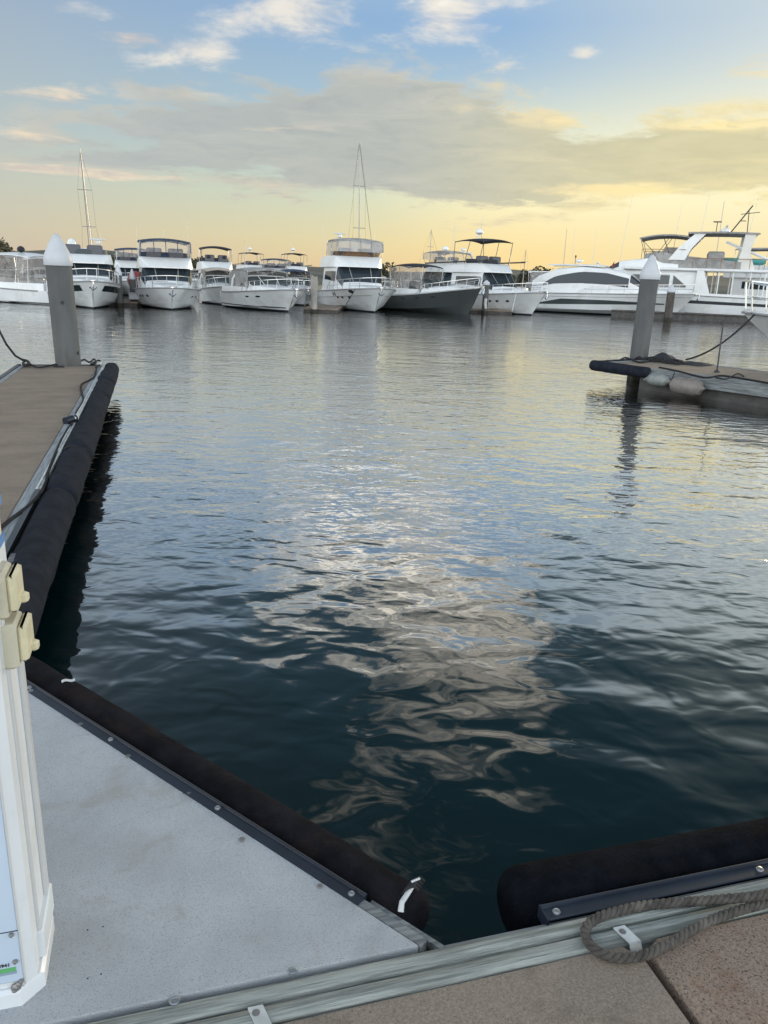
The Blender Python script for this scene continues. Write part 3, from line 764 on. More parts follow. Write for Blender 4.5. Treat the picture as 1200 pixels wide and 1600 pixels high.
# ---- B10 sports hardtop -----------------------------------------------------
L, Bm = 12.6, 4.1; loc, h = placing((1040, 491), L, .15, -24, 60)
rt = empty('sport_yacht', loc, h, 'sleek white sports yacht with arched side windows and dark wedge in its hull', 'motor yacht', 'boats moored across the basin')
H = Hull(L, Bm, 1.75, 1.45, .15, 1.4); H.build(rt, M_gel)
H.band(rt, 'boot_stripe', -.05, .10, M_boot)
H.band(rt, 'hull_window', lambda u: .62 + .30 * max(0, (u - .15) / .75), lambda u: .66 + .42 * min(1, (u - .10) / .16) - .10 * max(0, (u - .55) / .35), M_glass2, .10, .88)
H.band(rt, 'spray_stripe', .30, .335, M_rub, .05, .97)
H.band(rt, 'sheer_line', lambda u: H.zs(u) - .28, lambda u: H.zs(u) - .25, M_rub, 0, .99)
Cab([(.40 * L, .3, 1.65, .2, 1.72), (.28 * L, Bm * .24, 1.6, Bm * .2, 1.95), (.10 * L, Bm * .36, 1.5, Bm * .33, 2.2), (0, Bm * .4, 1.4, Bm * .36, 2.25)], .15, .1).build(rt, 'coachroof', M_gel)
c = Cab([(.24 * L, Bm * .24, 1.9, Bm * .22, 1.98), (.13 * L, Bm * .38, 1.4, Bm * .33, 2.95), (.0, Bm * .41, 1.4, Bm * .34, 3.32), (-.15 * L, Bm * .42, 1.4, Bm * .35, 3.42),
         (-.30 * L, Bm * .43, 1.4, Bm * .36, 3.22), (-.40 * L, Bm * .43, 1.35, Bm * .37, 2.75), (-.44 * L, Bm * .43, 1.3, Bm * .37, 2.35)], .18, .08)
c.build(rt, 'cabin', M_gel)
c.patch(rt, 'windscreen', .03, .155, .19, .81, M_glass, .02, 6, 16)
c.patch(rt, 'side_window', .165, .80, .115, lambda a: .118 + .115 * max(0, (1 - max(0, (a - .25) / .75) ** 2.2)) ** .6, M_glass, .02, 16, 4, True)
slab_top(rt, 'roof_wing', -.36 * L, -.02 * L, Bm * .28, 3.50, M_gel, .08, .06, .05)
w_ = MB()
w_.prism([(-.47 * L, -Bm * .36), (-.28 * L, -Bm * .36), (-.28 * L, Bm * .36), (-.47 * L, Bm * .36)], 2.95, 3.03, .03); w_.build('cockpit_awning', M_gel, rt)
cv = MB(); cv.grid(lambda a, t: (-.45 * L, (2 * a - 1) * Bm * .34, lerp(1.3, 2.95, t)), 4, 3)
for s_ in (1, -1): cv.grid(lambda a, t: (lerp(-.45, -.38, a) * L, s_ * Bm * .35, lerp(1.3, 2.95, t)), 3, 3)
cv.build('cockpit_curtain', M_vinylg, rt)
H.bow_rail(rt, .55, .34, .018); H.anchor(rt)
whip(rt, (-.24 * L, .6, 3.5), 2.8, (-.1, 0)); whip(rt, (-.1 * L, -.6, 3.5), 2.8, (.05, 0))
dome(rt, (-.19 * L, .0, 3.75), .26, M_gel, .26); radar_bar(rt, (-.08 * L, .3, 3.52), .6)
flag(rt, (.02 * L, .2, 3.35), .28)
bk = MB().tube([(-.19 * L - .3, 0, 3.6), (-.19 * L - .3, 0, 4.15)], .02, 4); bk.lathe([(.05, 0), (.07, .1), (.03, .2)], (-.19 * L - .3, 0, 4.1), 8); bk.build('horn_mast', M_darkm, rt)
b10 = rt

# ---- B11 large motor yacht, bow to the left ---------------------------------
L, Bm = 20.0, 5.2
loc, h = placing((862, 494), L, .12, 160, 68)
rt = empty('motor_yacht', loc, h, 'large white motor yacht with long saloon windows and swept arch at the right edge', 'motor yacht', 'boats moored across the basin')
H = Hull(L, Bm, 2.15, 1.55, .12, 1.5); H.build(rt, M_gel)
H.band(rt, 'boot_stripe', -.05, .22, M_boot)
H.band(rt, 'hull_window_band', lambda u: .95 + .25 * u, lambda u: 1.15 + .35 * u, M_dark, .02, .62)
c = Cab([(.30 * L, Bm * .25, 1.9, Bm * .22, 2.15), (.19 * L, Bm * .40, 1.5, Bm * .34, 3.15), (.10 * L, Bm * .43, 1.4, Bm * .40, 3.42), (-.20 * L, Bm * .44, 1.4, Bm * .41, 3.45)], .12, .05)
c.build(rt, 'saloon', M_gel)
for n_, (a_, c_, t0, t1) in enumerate([(.38, .54, 0, 0), (.565, .655, 0, 0), (.68, .86, 0, 0), (.875, .93, 0, 1)]):
    sw = c.patch(rt, 'side_window', a_, c_, .105, (lambda a: .215) if not t1 else (lambda a: .215 - .10 * a), M_glass2, .02, 6, 4, True)
    f_ = MB()
    for sd_ in (0, 1):
        q = lambda u, v: c.pt(u, v if not sd_ else 1 - v, .03)
        f_.tube([q(a_, .1), q(a_, .22), q(c_, .22 if not t1 else .12), q(c_, .1), q(a_, .1)], .022, 4)
    f_.build('window_frame', M_alu, sw)
# pilothouse / raked screen
p_ = Cab([(.215 * L, Bm * .30, 2.95, Bm * .28, 3.0), (.115 * L, Bm * .37, 3.1, Bm * .33, 4.05), (.02 * L, Bm * .41, 3.3, Bm * .38, 4.28), (-.10 * L, Bm * .42, 3.3, Bm * .39, 4.25)], .1, .04)
p_.build(rt, 'pilothouse', M_gel)
p_.patch(rt, 'windscreen', .04, .31, .16, .84, M_glass, .02, 6, 16)
sb = MB(); sb.box(-.42 * L, .10 * L, -Bm * .47, Bm * .47, 3.42, 3.62, .05); sb.build('boat_deck', M_gel, rt)
for s_ in (1, -1): wp = MB().loft([[(x, s_ * Bm * .46 - .03, z0), (x, s_ * Bm * .46 + .03, z0), (x, s_ * Bm * .46 + .03, z1), (x, s_ * Bm * .46 - .03, z1)] for x, z0, z1 in ((-.42 * L, 1.4, 1.75), (-.225 * L, 1.4, 1.8), (-.195 * L, 1.4, 3.45), (-.17 * L, 1.4, 3.45))]); wp.build('wing_panel', M_gel, rt)
ps = MB()
for x in (-.25 * L, -.30 * L, -.36 * L, -.41 * L):
    for s_ in (1, -1): MB().tube([(x, s_ * Bm * .43, 1.5), (x, s_ * Bm * .43, 3.45)], .05, 6).build('deck_pillar', M_gel, rt)
bh = MB(); bh.box(-.21 * L, -.205 * L, -Bm * .36, Bm * .36, 1.5, 3.40); bh.build('saloon_bulkhead', M_gel2, rt)
gd = MB(); gd.grid(lambda a, t: (-.2115 * L, lerp(-1.3, 1.3, a), lerp(1.6, 3.2, t)), 1, 1); gd.build('saloon_door', M_glass2, rt, 0)
fr_ = Cab([(.03 * L, Bm * .34, 4.15, Bm * .33, 4.6), (-.02 * L, Bm * .39, 4.1, Bm * .38, 4.85), (-.10 * L, Bm * .40, 3.6, Bm * .40, 4.55), (-.32 * L, Bm * .42, 3.55, Bm * .42, 4.15)], .05, 0)
fr_.build(rt, 'bridge_coaming', M_greycan)
gr_ = MB()
for s_ in (1, -1):
    gr_.tube([(.04 * L, s_ * Bm * .36, 4.95), (-.12 * L, s_ * Bm * .42, 4.95)], .025, 5)
    for x in (.04, 0, -.04, -.08, -.12): gr_.tube([(x * L, s_ * Bm * .38, 4.2), (x * L, s_ * Bm * .39, 4.95)], .02, 4)
    gr_.tube([(-.13 * L, s_ * Bm * .45, 4.35), (-.42 * L, s_ * Bm * .45, 4.35)], .025, 5)
    for x in (-.15, -.2, -.25, -.30, -.35, -.4): gr_.tube([(x * L, s_ * Bm * .45, 3.6), (x * L, s_ * Bm * .45, 4.35)], .02, 4)
gr_.build('guard_rail', M_teak, rt)
for s_ in (1, -1):   # swept arch
    a_ = MB(); y = s_ * Bm * .40
    a_.loft([[(x0, y - .07, z), (x1, y - .07, z), (x1, y + .07, z), (x0, y + .07, z)] for x0, x1, z in ((-.120 * L, -.060 * L, 4.2), (-.140 * L, -.092 * L, 5.1), (-.180 * L, -.142 * L, 6.05), (-.190 * L, -.150 * L, 6.25))])
    a_.build('arch_leg', M_gel, rt)
    a_ = MB()
    a_.loft([[(x0, y - .06, z), (x1, y - .06, z), (x1, y + .06, z), (x0, y + .06, z)] for x0, x1, z in ((-.37 * L, -.30 * L, 3.6), (-.345 * L, -.315 * L, 4.9), (-.36 * L, -.32 * L, 6.2))])
    a_.build('arch_leg', M_gel2, rt)
slab_top(rt, 'hardtop', -.37 * L, -.12 * L, Bm * .43, 6.15, M_greycan, .10, .12, .06)
t = slab_top(rt, 'bimini_top', -.16 * L, .055 * L, Bm * .41, 5.95, M_greycan, .15, .06, .28)
frame_legs(t, [[(.03 * L, s_ * Bm * .38, 4.6), (.05 * L, s_ * Bm * .39, 5.7)] for s_ in (1, -1)] + [[(.0 * L, s_ * Bm * .38, 4.8), (.05 * L, s_ * Bm * .39, 5.75)] for s_ in (1, -1)]
           + [[(-.06 * L, s_ * Bm * .39, 4.7), (-.03 * L, s_ * Bm * .4, 5.95)] for s_ in (1, -1)] + [[(-.02 * L, s_ * Bm * .39, 4.7), (-.06 * L, s_ * Bm * .4, 5.98)] for s_ in (1, -1)], .022, M_darkm)
sg = MB(); sg.box(-.26 * L, -.20 * L, -1.6, 1.6, 4.1, 4.9, .1); sg.box(-.10 * L, -.04 * L, -1.2, 1.2, 4.6, 5.15, .1); sg.build('bridge_seat', M_greycan, rt)
radar_bar(rt, (-.255 * L, .3, 6.5), 2.0); MB().lathe([(.3, 0), (.36, .1), (.3, .25), (.08, .32)], (-.25 * L, .3, 6.30), 12).build('radar_base', M_gel, rt)
mm = MB().tube([(-.27 * L, 0, 6.3), (-.335 * L, 0, 8.3)], .05, 5).tube([(-.33 * L, 0, 6.3), (-.325 * L, 0, 7.9)], .035, 5).tube([(-.30 * L, -.9, 7.75), (-.36 * L, .9, 7.75)], .025, 4).tube([(-.32 * L, 0, 7.2), (-.30 * L, 0, 7.2)], .03, 4)
mm.tube([(-.22 * L, -.4, 6.3), (-.22 * L, -.4, 7.15)], .03, 4).tube([(-.235 * L, -.4, 7.15), (-.205 * L, -.4, 7.15)], .05, 5); mm.build('mast', M_darkm, rt)
whip(rt, (-.165 * L, 1.8, 6.2), 3.0, (-.2, 0), .02); whip(rt, (-.34 * L, -1.5, 6.2), 3.0, (-.3, 0), .02); whip(rt, (.12 * L, 1.9, 3.9), 5.0, (-.4, 0), .02); whip(rt, (-.07 * L, -1.9, 5.0), 3.6, (-.2, 0), .02)
cr_ = MB().tube([(-.26 * L, 1.2, 5.6), (-.42 * L, 1.8, 4.3)], .11, 6).tube([(-.42 * L, 1.8, 3.6), (-.42 * L, 1.8, 4.4)], .14, 8); cr_.build('tender_crane', M_gel, rt)
td = Hull(3.2, 1.5, .55, .45); tdr = MB()
for s_ in (1, -1): tdr.tube([(-.33 * L - 1.6 + 3.1 * i / 6, s_ * (.6 - .5 * max(0, (i - 4) / 2) ** 2), 4.28 + .05 * (i / 6)) for i in range(7)], .18, 8)
tdr.box(-.33 * L - 1.5, -.33 * L + .9, -.5, .5, 4.02, 4.2, .04); tdr.build('tender_cover', M_turq, rt)
H.bow_rail(rt, .75, .55, .022)
wt = MB(); wt.box(-2.9, -1.3, 2.63, 2.72, .25, 1.3, .03); wt.build('side_board', M_cap, rt)
b11 = rt

# next yacht beyond the right edge
r2, H2 = flybridge('flybridge_yacht', 'white yacht with grey canvas showing behind the large motor yacht at far right', (1330, 500), -30, 14, 4.6, 1.9, 1.4, 3.2, 4.2, 5.6, M_greycan, None, depth=66, ports=False, topx=(-.32, .05))

# second row and beyond: copies of the built boats, each with its own place
bgs = [(b3, (207, 466), 66, -75, 'hardtop_cruiser', 'white bridge cruiser half hidden behind the short pile, left of the navy-topped cruiser', 'boats in the row behind'),
       (b9, (412, 455), 112, -62, 'flybridge_cruiser', 'distant flybridge cruiser whose dark bimini shows above the grey-canopied express cruiser', 'boats in the row behind'),
       (b9, (478, 455), 108, -66, 'flybridge_cruiser', 'distant flybridge cruiser with bimini peeping out left of the milky canvas enclosure', 'boats in the row behind'),
       (b5, (612, 473), 74, -64, 'express_cruiser', 'distant white cruiser seen in the gap right of the tall flybridge yacht', 'boats in the row behind'),
       (b5, (325, 466), 84, -70, 'express_cruiser', 'distant white cruiser glimpsed in the gap right of the head-on navy-topped cruiser', 'boats in the row behind'),
       (b3, (452, 466), 90, -64, 'flybridge_cruiser', 'farthest flybridge cruiser glimpsed above the dark blue canopy', 'boats in the row behind')]
for src, bw, dep, hd, nm, lb, gp in bgs:
    c_ = copy_tree(src); c_.name = nm; c_['label'] = lb; c_['group'] = gp
    q = atY(bw[0], bw[1], dep); hh = R(hd); c_.location = (q.x - cos(hh) * 4, q.y - sin(hh) * 4, 0); c_.rotation_euler = (0, 0, hh)
red = MB().lathe([(.05, -.5), (.45, -.35), (.55, 0), (.4, .4), (.05, .55)], (0, 0, 0), 12).build('sail_cover', M_red)
q = atY(212, 437, 52); red.location = (q.x, q.y, 1.45); tag(red, 'faded red covered bundle on the foredeck left of the navy-topped cruiser', 'boat cover')

# ---- sailing boats ----------------------------------------------------------
def sailboat(label, base_px, top_px, Y, heading, L=11, stays=1):
    p = atY(base_px[0], base_px[1], Y); t = atY(top_px[0], top_px[1], Y)
    h = R(heading); root = empty('sailing_boat', (p.x, p.y, 0), h, label, 'sailing boat', 'sailing boats')
    H = Hull(L, 3.2, 1.15, .95, .12, 1.4, 1.5); H.build(root, M_gel); H.band(root, 'boot_stripe', -.05, .1, M_boot)
    Cab([(.22 * L, .3, 1.0, .25, 1.1), (.12 * L, .8, .95, .7, 1.4), (-.12 * L, 1.0, .9, .9, 1.5), (-.2 * L, 1.0, .9, .9, 1.45)], .1, .05).build(root, 'cabin', M_gel)
    inv = Matrix.Rotation(-h, 3, 'Z'); tl = inv @ (t - Vector((p.x, p.y, 0)))
    ms = MB().tube([(0, 0, 1.2), tuple(tl * .5 + Vector((0, 0, .6))), tuple(tl)], .07, 8, .04); m_ = ms.build('mast', M_mast, root)
    sp = MB()
    for f_ in (.42, .70):
        c0 = tl * f_ + Vector((0, 0, 1.2 * (1 - f_))); sp.tube([tuple(c0 + Vector((0, -.5, 0))), tuple(c0), tuple(c0 + Vector((0, .5, 0)))], .025, 5)
    sp.build('spreader', M_mast, m_)
    MB().tube([(-.1, 0, 2.0), (-3.8, 0, 2.1)], .16, 8).build('boom', M_navy, root)
    st = MB()
    for s_ in (1, -1):
        pts = [(0, s_ * .9, 1.0)] + [tuple(tl * f_ + Vector((0, s_ * .5, 1.2 * (1 - f_)))) for f_ in (.42, .70)] + [tuple(tl)]
        st.tube(pts, .006, 4)
    st.tube([(L / 2 - .2, 0, 1.1), tuple(tl * .97)], .018, 4); st.tube([(-L / 2 + .1, 0, 1.0), tuple(tl)], .007, 4)
    st.build('rigging', M_darkm, root)
    return root
sailboat('sailing boat with tall leaning mast at the left, behind the dark-banded sports yacht', (149, 440), (125, 233), 62, -72)
sailboat('sailing boat whose tall upright mast rises behind the milky canvas enclosure', (561, 440), (562, 218), 66, -72)
sailboat('distant sailing boat with short mast above the grey sport cruiser', (670, 440), (674, 358), 110, -60, 10)
sailboat('distant sailing boat with thin mast in the gap left of the sleek sports yacht', (816, 445), (822, 390), 120, -100, 9)

# ---- far pontoons ----------------------------------------------------------
def far_dock(label, a_px, c_px, za, Yab, wid=1.2, h=.42, m=None, ends=True):
    A = atY(a_px[0], a_px[1], Yab[0]); Cc = atY(c_px[0], c_px[1], Yab[1]); A.z = Cc.z = 0
    d = (Cc - A); Ln = d.length; ang = atan2(d.y, d.x)
    root = empty('pontoon', tuple(A), ang, label, 'pontoon', 'floating pontoons')
    MB().box(0, Ln, 0, wid, -.3, h - .1, .02).build('float', M_side, root)
    MB().box(-.05, Ln + .05, -.05, wid + .05, h - .1, h, .02).build('deck', m or M_slab_f, root)
    return root
far_dock('low pontoon end with clutter at the foot of the short pile', (166, 484), (214, 484), 0, (46.6, 46.6), 9, .28)
far_dock('pontoon end at the foot of the brown stained pile', (474, 487), (527, 490), 0, (47.8, 47.8), 9, .24, M_slab_f)
far_dock('pontoon end under the pile with the hanging rope fender', (735, 489), (800, 492), 0, (55, 55), 10, .26)
far_dock('long dark pontoon in front of the large motor yacht', (955, 492), (1330, 515), 0, (57, 52.5), 1.2, .48, M_pile_dark)
far_dock('dark pontoon below the leftmost cruiser', (-60, 472), (72, 475), 0, (47, 47), 1.5, .5, M_pile_dark)
far_dock('main walkway pontoon behind the moored boats', (-300, 458), (1500, 492), 0, (75, 86), 2.5, .5)
# clutter on the pontoon by the short pile
q = at(170, 478, .4)
for i_, (xx, w_, h_, mm_, lb) in enumerate([(-.7, .7, .28, M_white, 'low white dock box left of the short pile foot'), (.95, .8, .35, M_cap, 'pale dock box right of the short pile foot')]):
    o = MB().box(-w_ / 2, w_ / 2, -.3, .3, 0, h_, .04).box(-w_ / 2 - .03, w_ / 2 + .03, -.33, .33, h_ - .02, h_ + .05, .03).build('dock_box', mm_)
    qq = atY(189, 480, 47.2); o.location = (qq.x + xx, 47.3, .38); tag(o, lb, 'dock box', 'dock boxes')

# ================================================================== PILES
def pile(name, label, base, r, htop, cone, m=None, capm=None, lean=(0, 0), flat=False):
    root = empty(name, base, 0, label, 'mooring pile', 'mooring piles')
    z0 = -1.5 - base[2]
    hb_ = htop - base[2]; n = 28
    mb = MB(); rings = []
    for i in range(13):
        t = i / 12; z = lerp(z0, hb_, t)
        rings.append([(cos(2 * pi * k / n) * r * (1 + .004 * sin(3 * k + i)) + lean[0] * max(0, z), sin(2 * pi * k / n) * r + lean[1] * max(0, z), z) for k in range(n)])
    mb.loft(rings); mb.build('shaft', m or M_conc_pile, root)
    MB().loft([[(cos(2 * pi * k / n) * r * (1.02 + .03 * mnoise.noise((k * .9, z * 9, htop))) , sin(2 * pi * k / n) * r * (1.02 + .03 * mnoise.noise((k * .9, z * 9, htop))), z - base[2] + .05 * mnoise.noise((k * .7, 3, z))) for k in range(n)] for z in (-.5, -.2, 0, .08, .16, .2)]).build('weed_band', M_weed, root)
    if cone:
        c = (lean[0] * hb_, lean[1] * hb_, hb_ - .12)
        pr = [(r * 1.07, 0), (r * 1.10, .012), (r * 1.10, .10), (r * 1.07, .135), (r * .98, .19), (r * .62, .19 + cone * .50), (r * .30, .19 + cone * .90), (r * .18, .19 + cone * .99), (r * .07, .19 + cone * 1.04), (.005, .19 + cone * 1.05)]
        MB().lathe(pr, c, 28).build('cap', capm or M_cap, root)
    return root
pl = pile('mooring_pile', 'tall concrete pile with white cone cap at the end of the left dock', (-5.49, 13.38, .45), .205, 2.20, .30, lean=(-.018, 0))
MB().lathe([(.03, 0), (.03, .02)], (.06, -.205, 1.05), 8, 'y').build('inspection_hole', M_ink, pl)
rp = pile('mooring_pile', 'leaning concrete pile with white cone cap on the right dock', (5.83, 18.45, .45), .205, 2.36, .33, lean=(.012, 0))
p2 = atY(186, 483, 46.2); pile('mooring_pile', 'short pale concrete pile with cone cap between the dark-banded and navy-topped boats', (p2.x, 46.4, 0), .20, 1.85, .40, lean=(.0, 0))
pile('mooring_pile', 'slimmer pile just behind the short pale one', (p2.x + .42, 47.6, 0), .18, 1.65, .40)
p3 = atY(491, 487, 47.6); pile('mooring_pile', 'brown stained pile left of the tall flybridge yacht', (p3.x, 47.4, 0), .20, 2.05, 0, M_pile_rust)
p4 = atY(757, 488, 54.6); pile('mooring_pile', 'grey pile with worn cap in front of the open-bimini yacht', (p4.x, 54.6, 0), .20, 2.0, .12)
p5 = atY(1044, 492, 57.2); pile('mooring_pile', 'dark timber pile with white cap before the large motor yacht', (p5.x * 54 / 57.2, 54.0, 0), .26, 1.95, .30, M_pile_dark)
# rope fender hanging on the grey pile, dinghy hung on bow
o = MB().tube([(-.0, -.24, 1.1), (-.03, -.27, .8), (.02, -.28, .45)], .10, 8).build('fender', M_fendw); o.location = (p4.x, 54.6, -.1); tag(o, 'pale fender tied to the grey pile before the open-bimini yacht', 'fender')

# mooring lines on far boats
line_rope('mooring_line', [(-12.9, 44.2, 1.1), (-14.2, 46.5, .42)], 'dark line from the bow of the navy-topped cruiser down to the pontoon', sag=.1)
q0 = atY(555, 452, 49.5); q1 = atY(536, 484, 48.5)
line_rope('mooring_line', [tuple(q0), tuple(q1)], 'dark line slanting down the bow of the tall flybridge yacht', r=.02)
q0 = atY(131, 436, 44.2); q1 = atY(152, 476, 43.4)
line_rope('mooring_line', [tuple(q0), tuple(q1)], 'dark line slanting over the dark-banded yacht bow', r=.02, sag=-.15)
q0 = atY(808, 452, 53.4); q1 = atY(800, 487, 53.0)
line_rope('mooring_line', [tuple(q0), tuple(q1)], 'pale line hanging from the bow of the open-bimini yacht', r=.02, m=M_fendw)

# thin masts beyond
for px, y0, y1, Y, lb in [(1009, 440, 322, 75, 'thin leaning whip mast above the cap of the right pile'), (1113, 440, 314, 90, 'thin bare mast far behind the large motor yacht'),
                      (878, 440, 358, 90, 'faint thin mast behind the sleek sports yacht'), (383, 440, 372, 100, 'faint mast beyond the left boats')][1:]:
    p = atY(px, y0, Y); t = atY(px + 1, y1, Y)
    root = empty('sailing_boat', (p.x, Y, 0), R(-70), lb.replace('mast', 'mast of a moored boat', 1), 'sailing boat', 'far masts')
    Hull(8, 2.6, 1, .8).build(root, M_gel); MB().tube([(0, 0, .9), (0, 0, t.z)], .06, 6, .03).build('mast', M_mast, root)

# ================================================================== far shore
def terrain():
    pass
hm = MB()
def hill_pt(u, v):
    x = lerp(-520, 520, u); y = lerp(230, 620, v)
    h = 7.5 * sin(pi * min(1, v * 1.3)) ** .7 * (.55 + .9 * mnoise.noise((x * .012, y * .01, 0)) ** 2 + .45 * (mnoise.noise((x * .03, 2.2, 0)) + .5))
    if x < -60: h *= 1 + .3 * min(1, (-60 - x) / 100)
    return (x, y + 12 * mnoise.noise((x * .02, 5, 1)), max(-.3, h) if v > 0 else -.5)
hm.grid(hill_pt, 120, 16)
tag(hm.build('hills', M_hill), 'low wooded shore far behind the marina', kind='structure')
def tree(x, y, z, h, w, m, label, seed):
    rnd = random.Random(seed)
    root = empty('tree', (x, y, z), 0, label, 'tree', 'trees on the far shore')
    tb = MB().tube([(0, 0, -.5), (.1, 0, h * .35), (.05 * w, 0, h * .6)], .25, 6, .1)
    for k in range(5):
        a = rnd.uniform(0, 6.28); tb.tube([(0.05, 0, h * .35), (cos(a) * w * .3, sin(a) * w * .3, h * .7)], .12, 5, .04)
    tb.build('trunk', M_bark, root)
    cb = MB()
    cl = [(rnd.uniform(-1, 1) * w * .36, rnd.uniform(-1, 1) * w * .36, h * rnd.uniform(.5, .88), rnd.uniform(.16, .28) * w) for _ in range(12)]
    for cx_, cy_, cz_, cr_ in cl:
        for _ in range(130):
            v = Vector((rnd.gauss(0, 1), rnd.gauss(0, 1), rnd.gauss(0, .8))).normalized() * cr_ * rnd.uniform(.6, 1.08)
            p = Vector((cx_, cy_, cz_)) + v; s_ = rnd.uniform(.12, .3) * max(1, w / 6)
            a = Vector((rnd.gauss(0, 1), rnd.gauss(0, 1), rnd.gauss(0, 1))).normalized() * s_; c = a.cross(Vector((rnd.gauss(0, 1), rnd.gauss(0, 1), rnd.gauss(0, 1)))).normalized() * s_
            cb.add([p - a, p + c * .8, p + a, p - c * .8], [(0, 1, 2, 3)])
    cb.build('crown', m, root, 0)
for i_, (px, Y, h_, w_, lb) in enumerate([(-10, 118, 6.0, 7.5, 'big rounded tree peeking in at the left edge behind the boats'), (9, 128, 4.6, 5, 'smaller tree beside the big one at the left edge'),
                            (838, 190, 5.0, 9, 'tree in the gap left of the sleek sports yacht'), (822, 200, 3.8, 8, 'low tree at the foot of the gap left of the sports yacht'),
                            (312, 170, 4.0, 7, 'dark tree in the gap beside the navy-topped cruiser'), (175, 160, 4.2, 8, 'dark tree behind the short pale pile'),
                            (590, 180, 4.2, 8, 'tree behind the tall flybridge yacht'), (330, 200, 4.5, 8, 'second dark tree right of the navy-topped cruiser')]):
    p = atY(px, 440, Y); tree(p.x, Y, 0.2, h_, w_, M_leaf2 if i_ < 2 else M_leaf, lb, 40 + i_)

# ================================================================== FOREGROUND DOCKS (dock frame)
DA = R(16.4); DO = Vector((.18, 1.55, 0)); ZD = .45
def df(name, label, cat, group=None): return empty(name, tuple(DO), DA, label, cat, group)
def toD(p):
    v = Vector((p[0], p[1], 0)) - DO; return Vector((v.x * cos(DA) + v.y * sin(DA), -v.x * sin(DA) + v.y * cos(DA), p[2]))
def dpx(px, py, z=ZD): return toD(at(px, py, z))

def bolt(mb, x, y, z, r=.010, h=.006):
    mb.lathe([(r * 1.5, 0), (r * 1.5, h * .35), (r, h * .4), (r, h), (r * .5, h * 1.1)], (x, y, z), 10)
md = df('main_dock', 'broad concrete walkway dock along the bottom of the photo with timber edge', 'dock')
jx = .497
def slab(x0, x1, y0, y1, m, nm, parent, z=ZD, bev=.008, notch=None):
    return MB().box(x0, x1, y0, y1, z - .12, z, bev).build(nm, m, parent)
# slabs: chamfered corner where the bracket sits
s1 = MB().prism([(-4.0, -3.0), (jx - .012, -3.0), (jx - .012, -.150), (jx - .045, -.108), (-4.0, -.108)], ZD - .12, ZD - .002, .004); s1.build('concrete_slab', M_slab, md)
s2 = MB().prism([(jx + .012, -3.0), (5.0, -3.0), (5.0, -.108), (jx + .055, -.108), (jx + .012, -.135)], ZD - .12, ZD - .002, .004); s2.build('concrete_slab', M_slab_rust, md)['label'] = 'rust stained concrete slab right of the joint'
MB().box(-4, 5, -3, -.09, -.35, ZD - .125).build('float', M_side, md)
def plank(x0, x1, y0, y1, z, m, nm='timber_edge', parent=md, seed=0, th=.10):
    mb = MB(); n = 40; rings = []
    for i in range(n + 1):
        x = lerp(x0, x1, i / n); w1 = .0012 * mnoise.noise((x * 4, seed, 0)); w2 = .0012 * mnoise.noise((x * 4, seed + 9, 0)); c = .004
        rings.append([(x, y0 + w1, z - th), (x, y0 + w1, z - c), (x, y0 + c + w1, z), (x, y1 - c + w2, z + .0008), (x, y1 + w2, z - c), (x, y1 + w2, z - th)])
    mb.loft(rings); return mb.build(nm, m, parent, 60)
plank(-4, 5, -.102, -.0575, ZD + .002, M_wood, seed=1)
plank(-4, 5, -.0495, -.006, ZD + .004, M_wood, seed=2)
MB().box(.012, 5, -.002, .014, ZD - .06, ZD - .012, .003).build('edge_strip', M_wood2, md)
MB().box(-4, 5, -.09, -.004, -.1, ZD - .10).build('dock_side', M_pile_dark, md)
def bracket(x, nm='steel_bracket'):
    mb = MB(); w = .017
    prof = [(-.062, ZD + .0055), (-.115, ZD + .0055), (-.125, ZD - .02), (-.128, ZD - .06)]
    sk = -.25
    mb.loft([[(x + (y + .06) * sk - w, y, z), (x + (y + .06) * sk + w, y, z), (x + (y + .06) * sk + w, y + .002, z + .003), (x + (y + .06) * sk - w, y + .002, z + .003)] for y, z in prof])
    o = mb.build(nm, M_galv, md); bb = MB(); bolt(bb, x, -.078, ZD + .008, .006, .005); bb.build('bolt', M_boltd, o)
bracket(.470); bracket(-.47)

# right-hand rubber fender of the main dock
def fender_tube(parent, nm, P0, P1, r, m, squash=1.0, n=24, sag=0.0, endround=True, seed=0, lump=.02, segs=36):
    P0, P1 = Vector(P0), Vector(P1); d = (P1 - P0); L_ = d.length; d.normalize()
    sidev = d.cross(Vector((0, 0, 1))).normalized(); rings = []
    e_ = min(.2, r * .7 / L_)
    ts = [e_ * (1 - cos(pi / 2 * i / 9)) for i in range(10)]; ts += [e_ + (1 - 2 * e_) * i / segs for i in range(1, segs)] + [1 - q for q in reversed(ts)]
    for t in ts:
        s_ = L_ * t; k = 1.0
        if endround:
            e = r * .6
            for q in (s_, L_ - s_):
                if q < e: k = min(k, sqrt(max(0.0, 1 - ((e - max(q, 0)) / e) ** 2)) * .55 + .45)
        c = P0 + d * s_; ring = []
        for j in range(n):
            a = 2 * pi * j / n; rr = r * k * (1 + lump * mnoise.noise((s_ * 4, cos(a) * 1.5 + seed, sin(a) * 1.5)))
            ring.append(tuple(c + sidev * cos(a) * rr + Vector((0, 0, sin(a) * rr * squash))))
        rings.append(ring)
    return MB().loft(rings).build(nm, m, parent, 50)
fender_tube(md, 'rubber_fender', (.255, .155, ZD - .085), (4.8, .155, ZD - .085), .105, M_felt, seed=3, lump=.03, segs=110)
MB().box(.30, 4.8, .006, .052, ZD - .004, ZD + .006, .003).build('fender_rail', M_rail, md)
rr_ = MB().tube([(.30, .049, ZD + .006), (4.8, .049, ZD + .006)], .0065, 8); rr_.box(.298, .304, .004, .056, ZD - .03, ZD + .009); rr_.build('fender_rail_lip', M_rail, md)
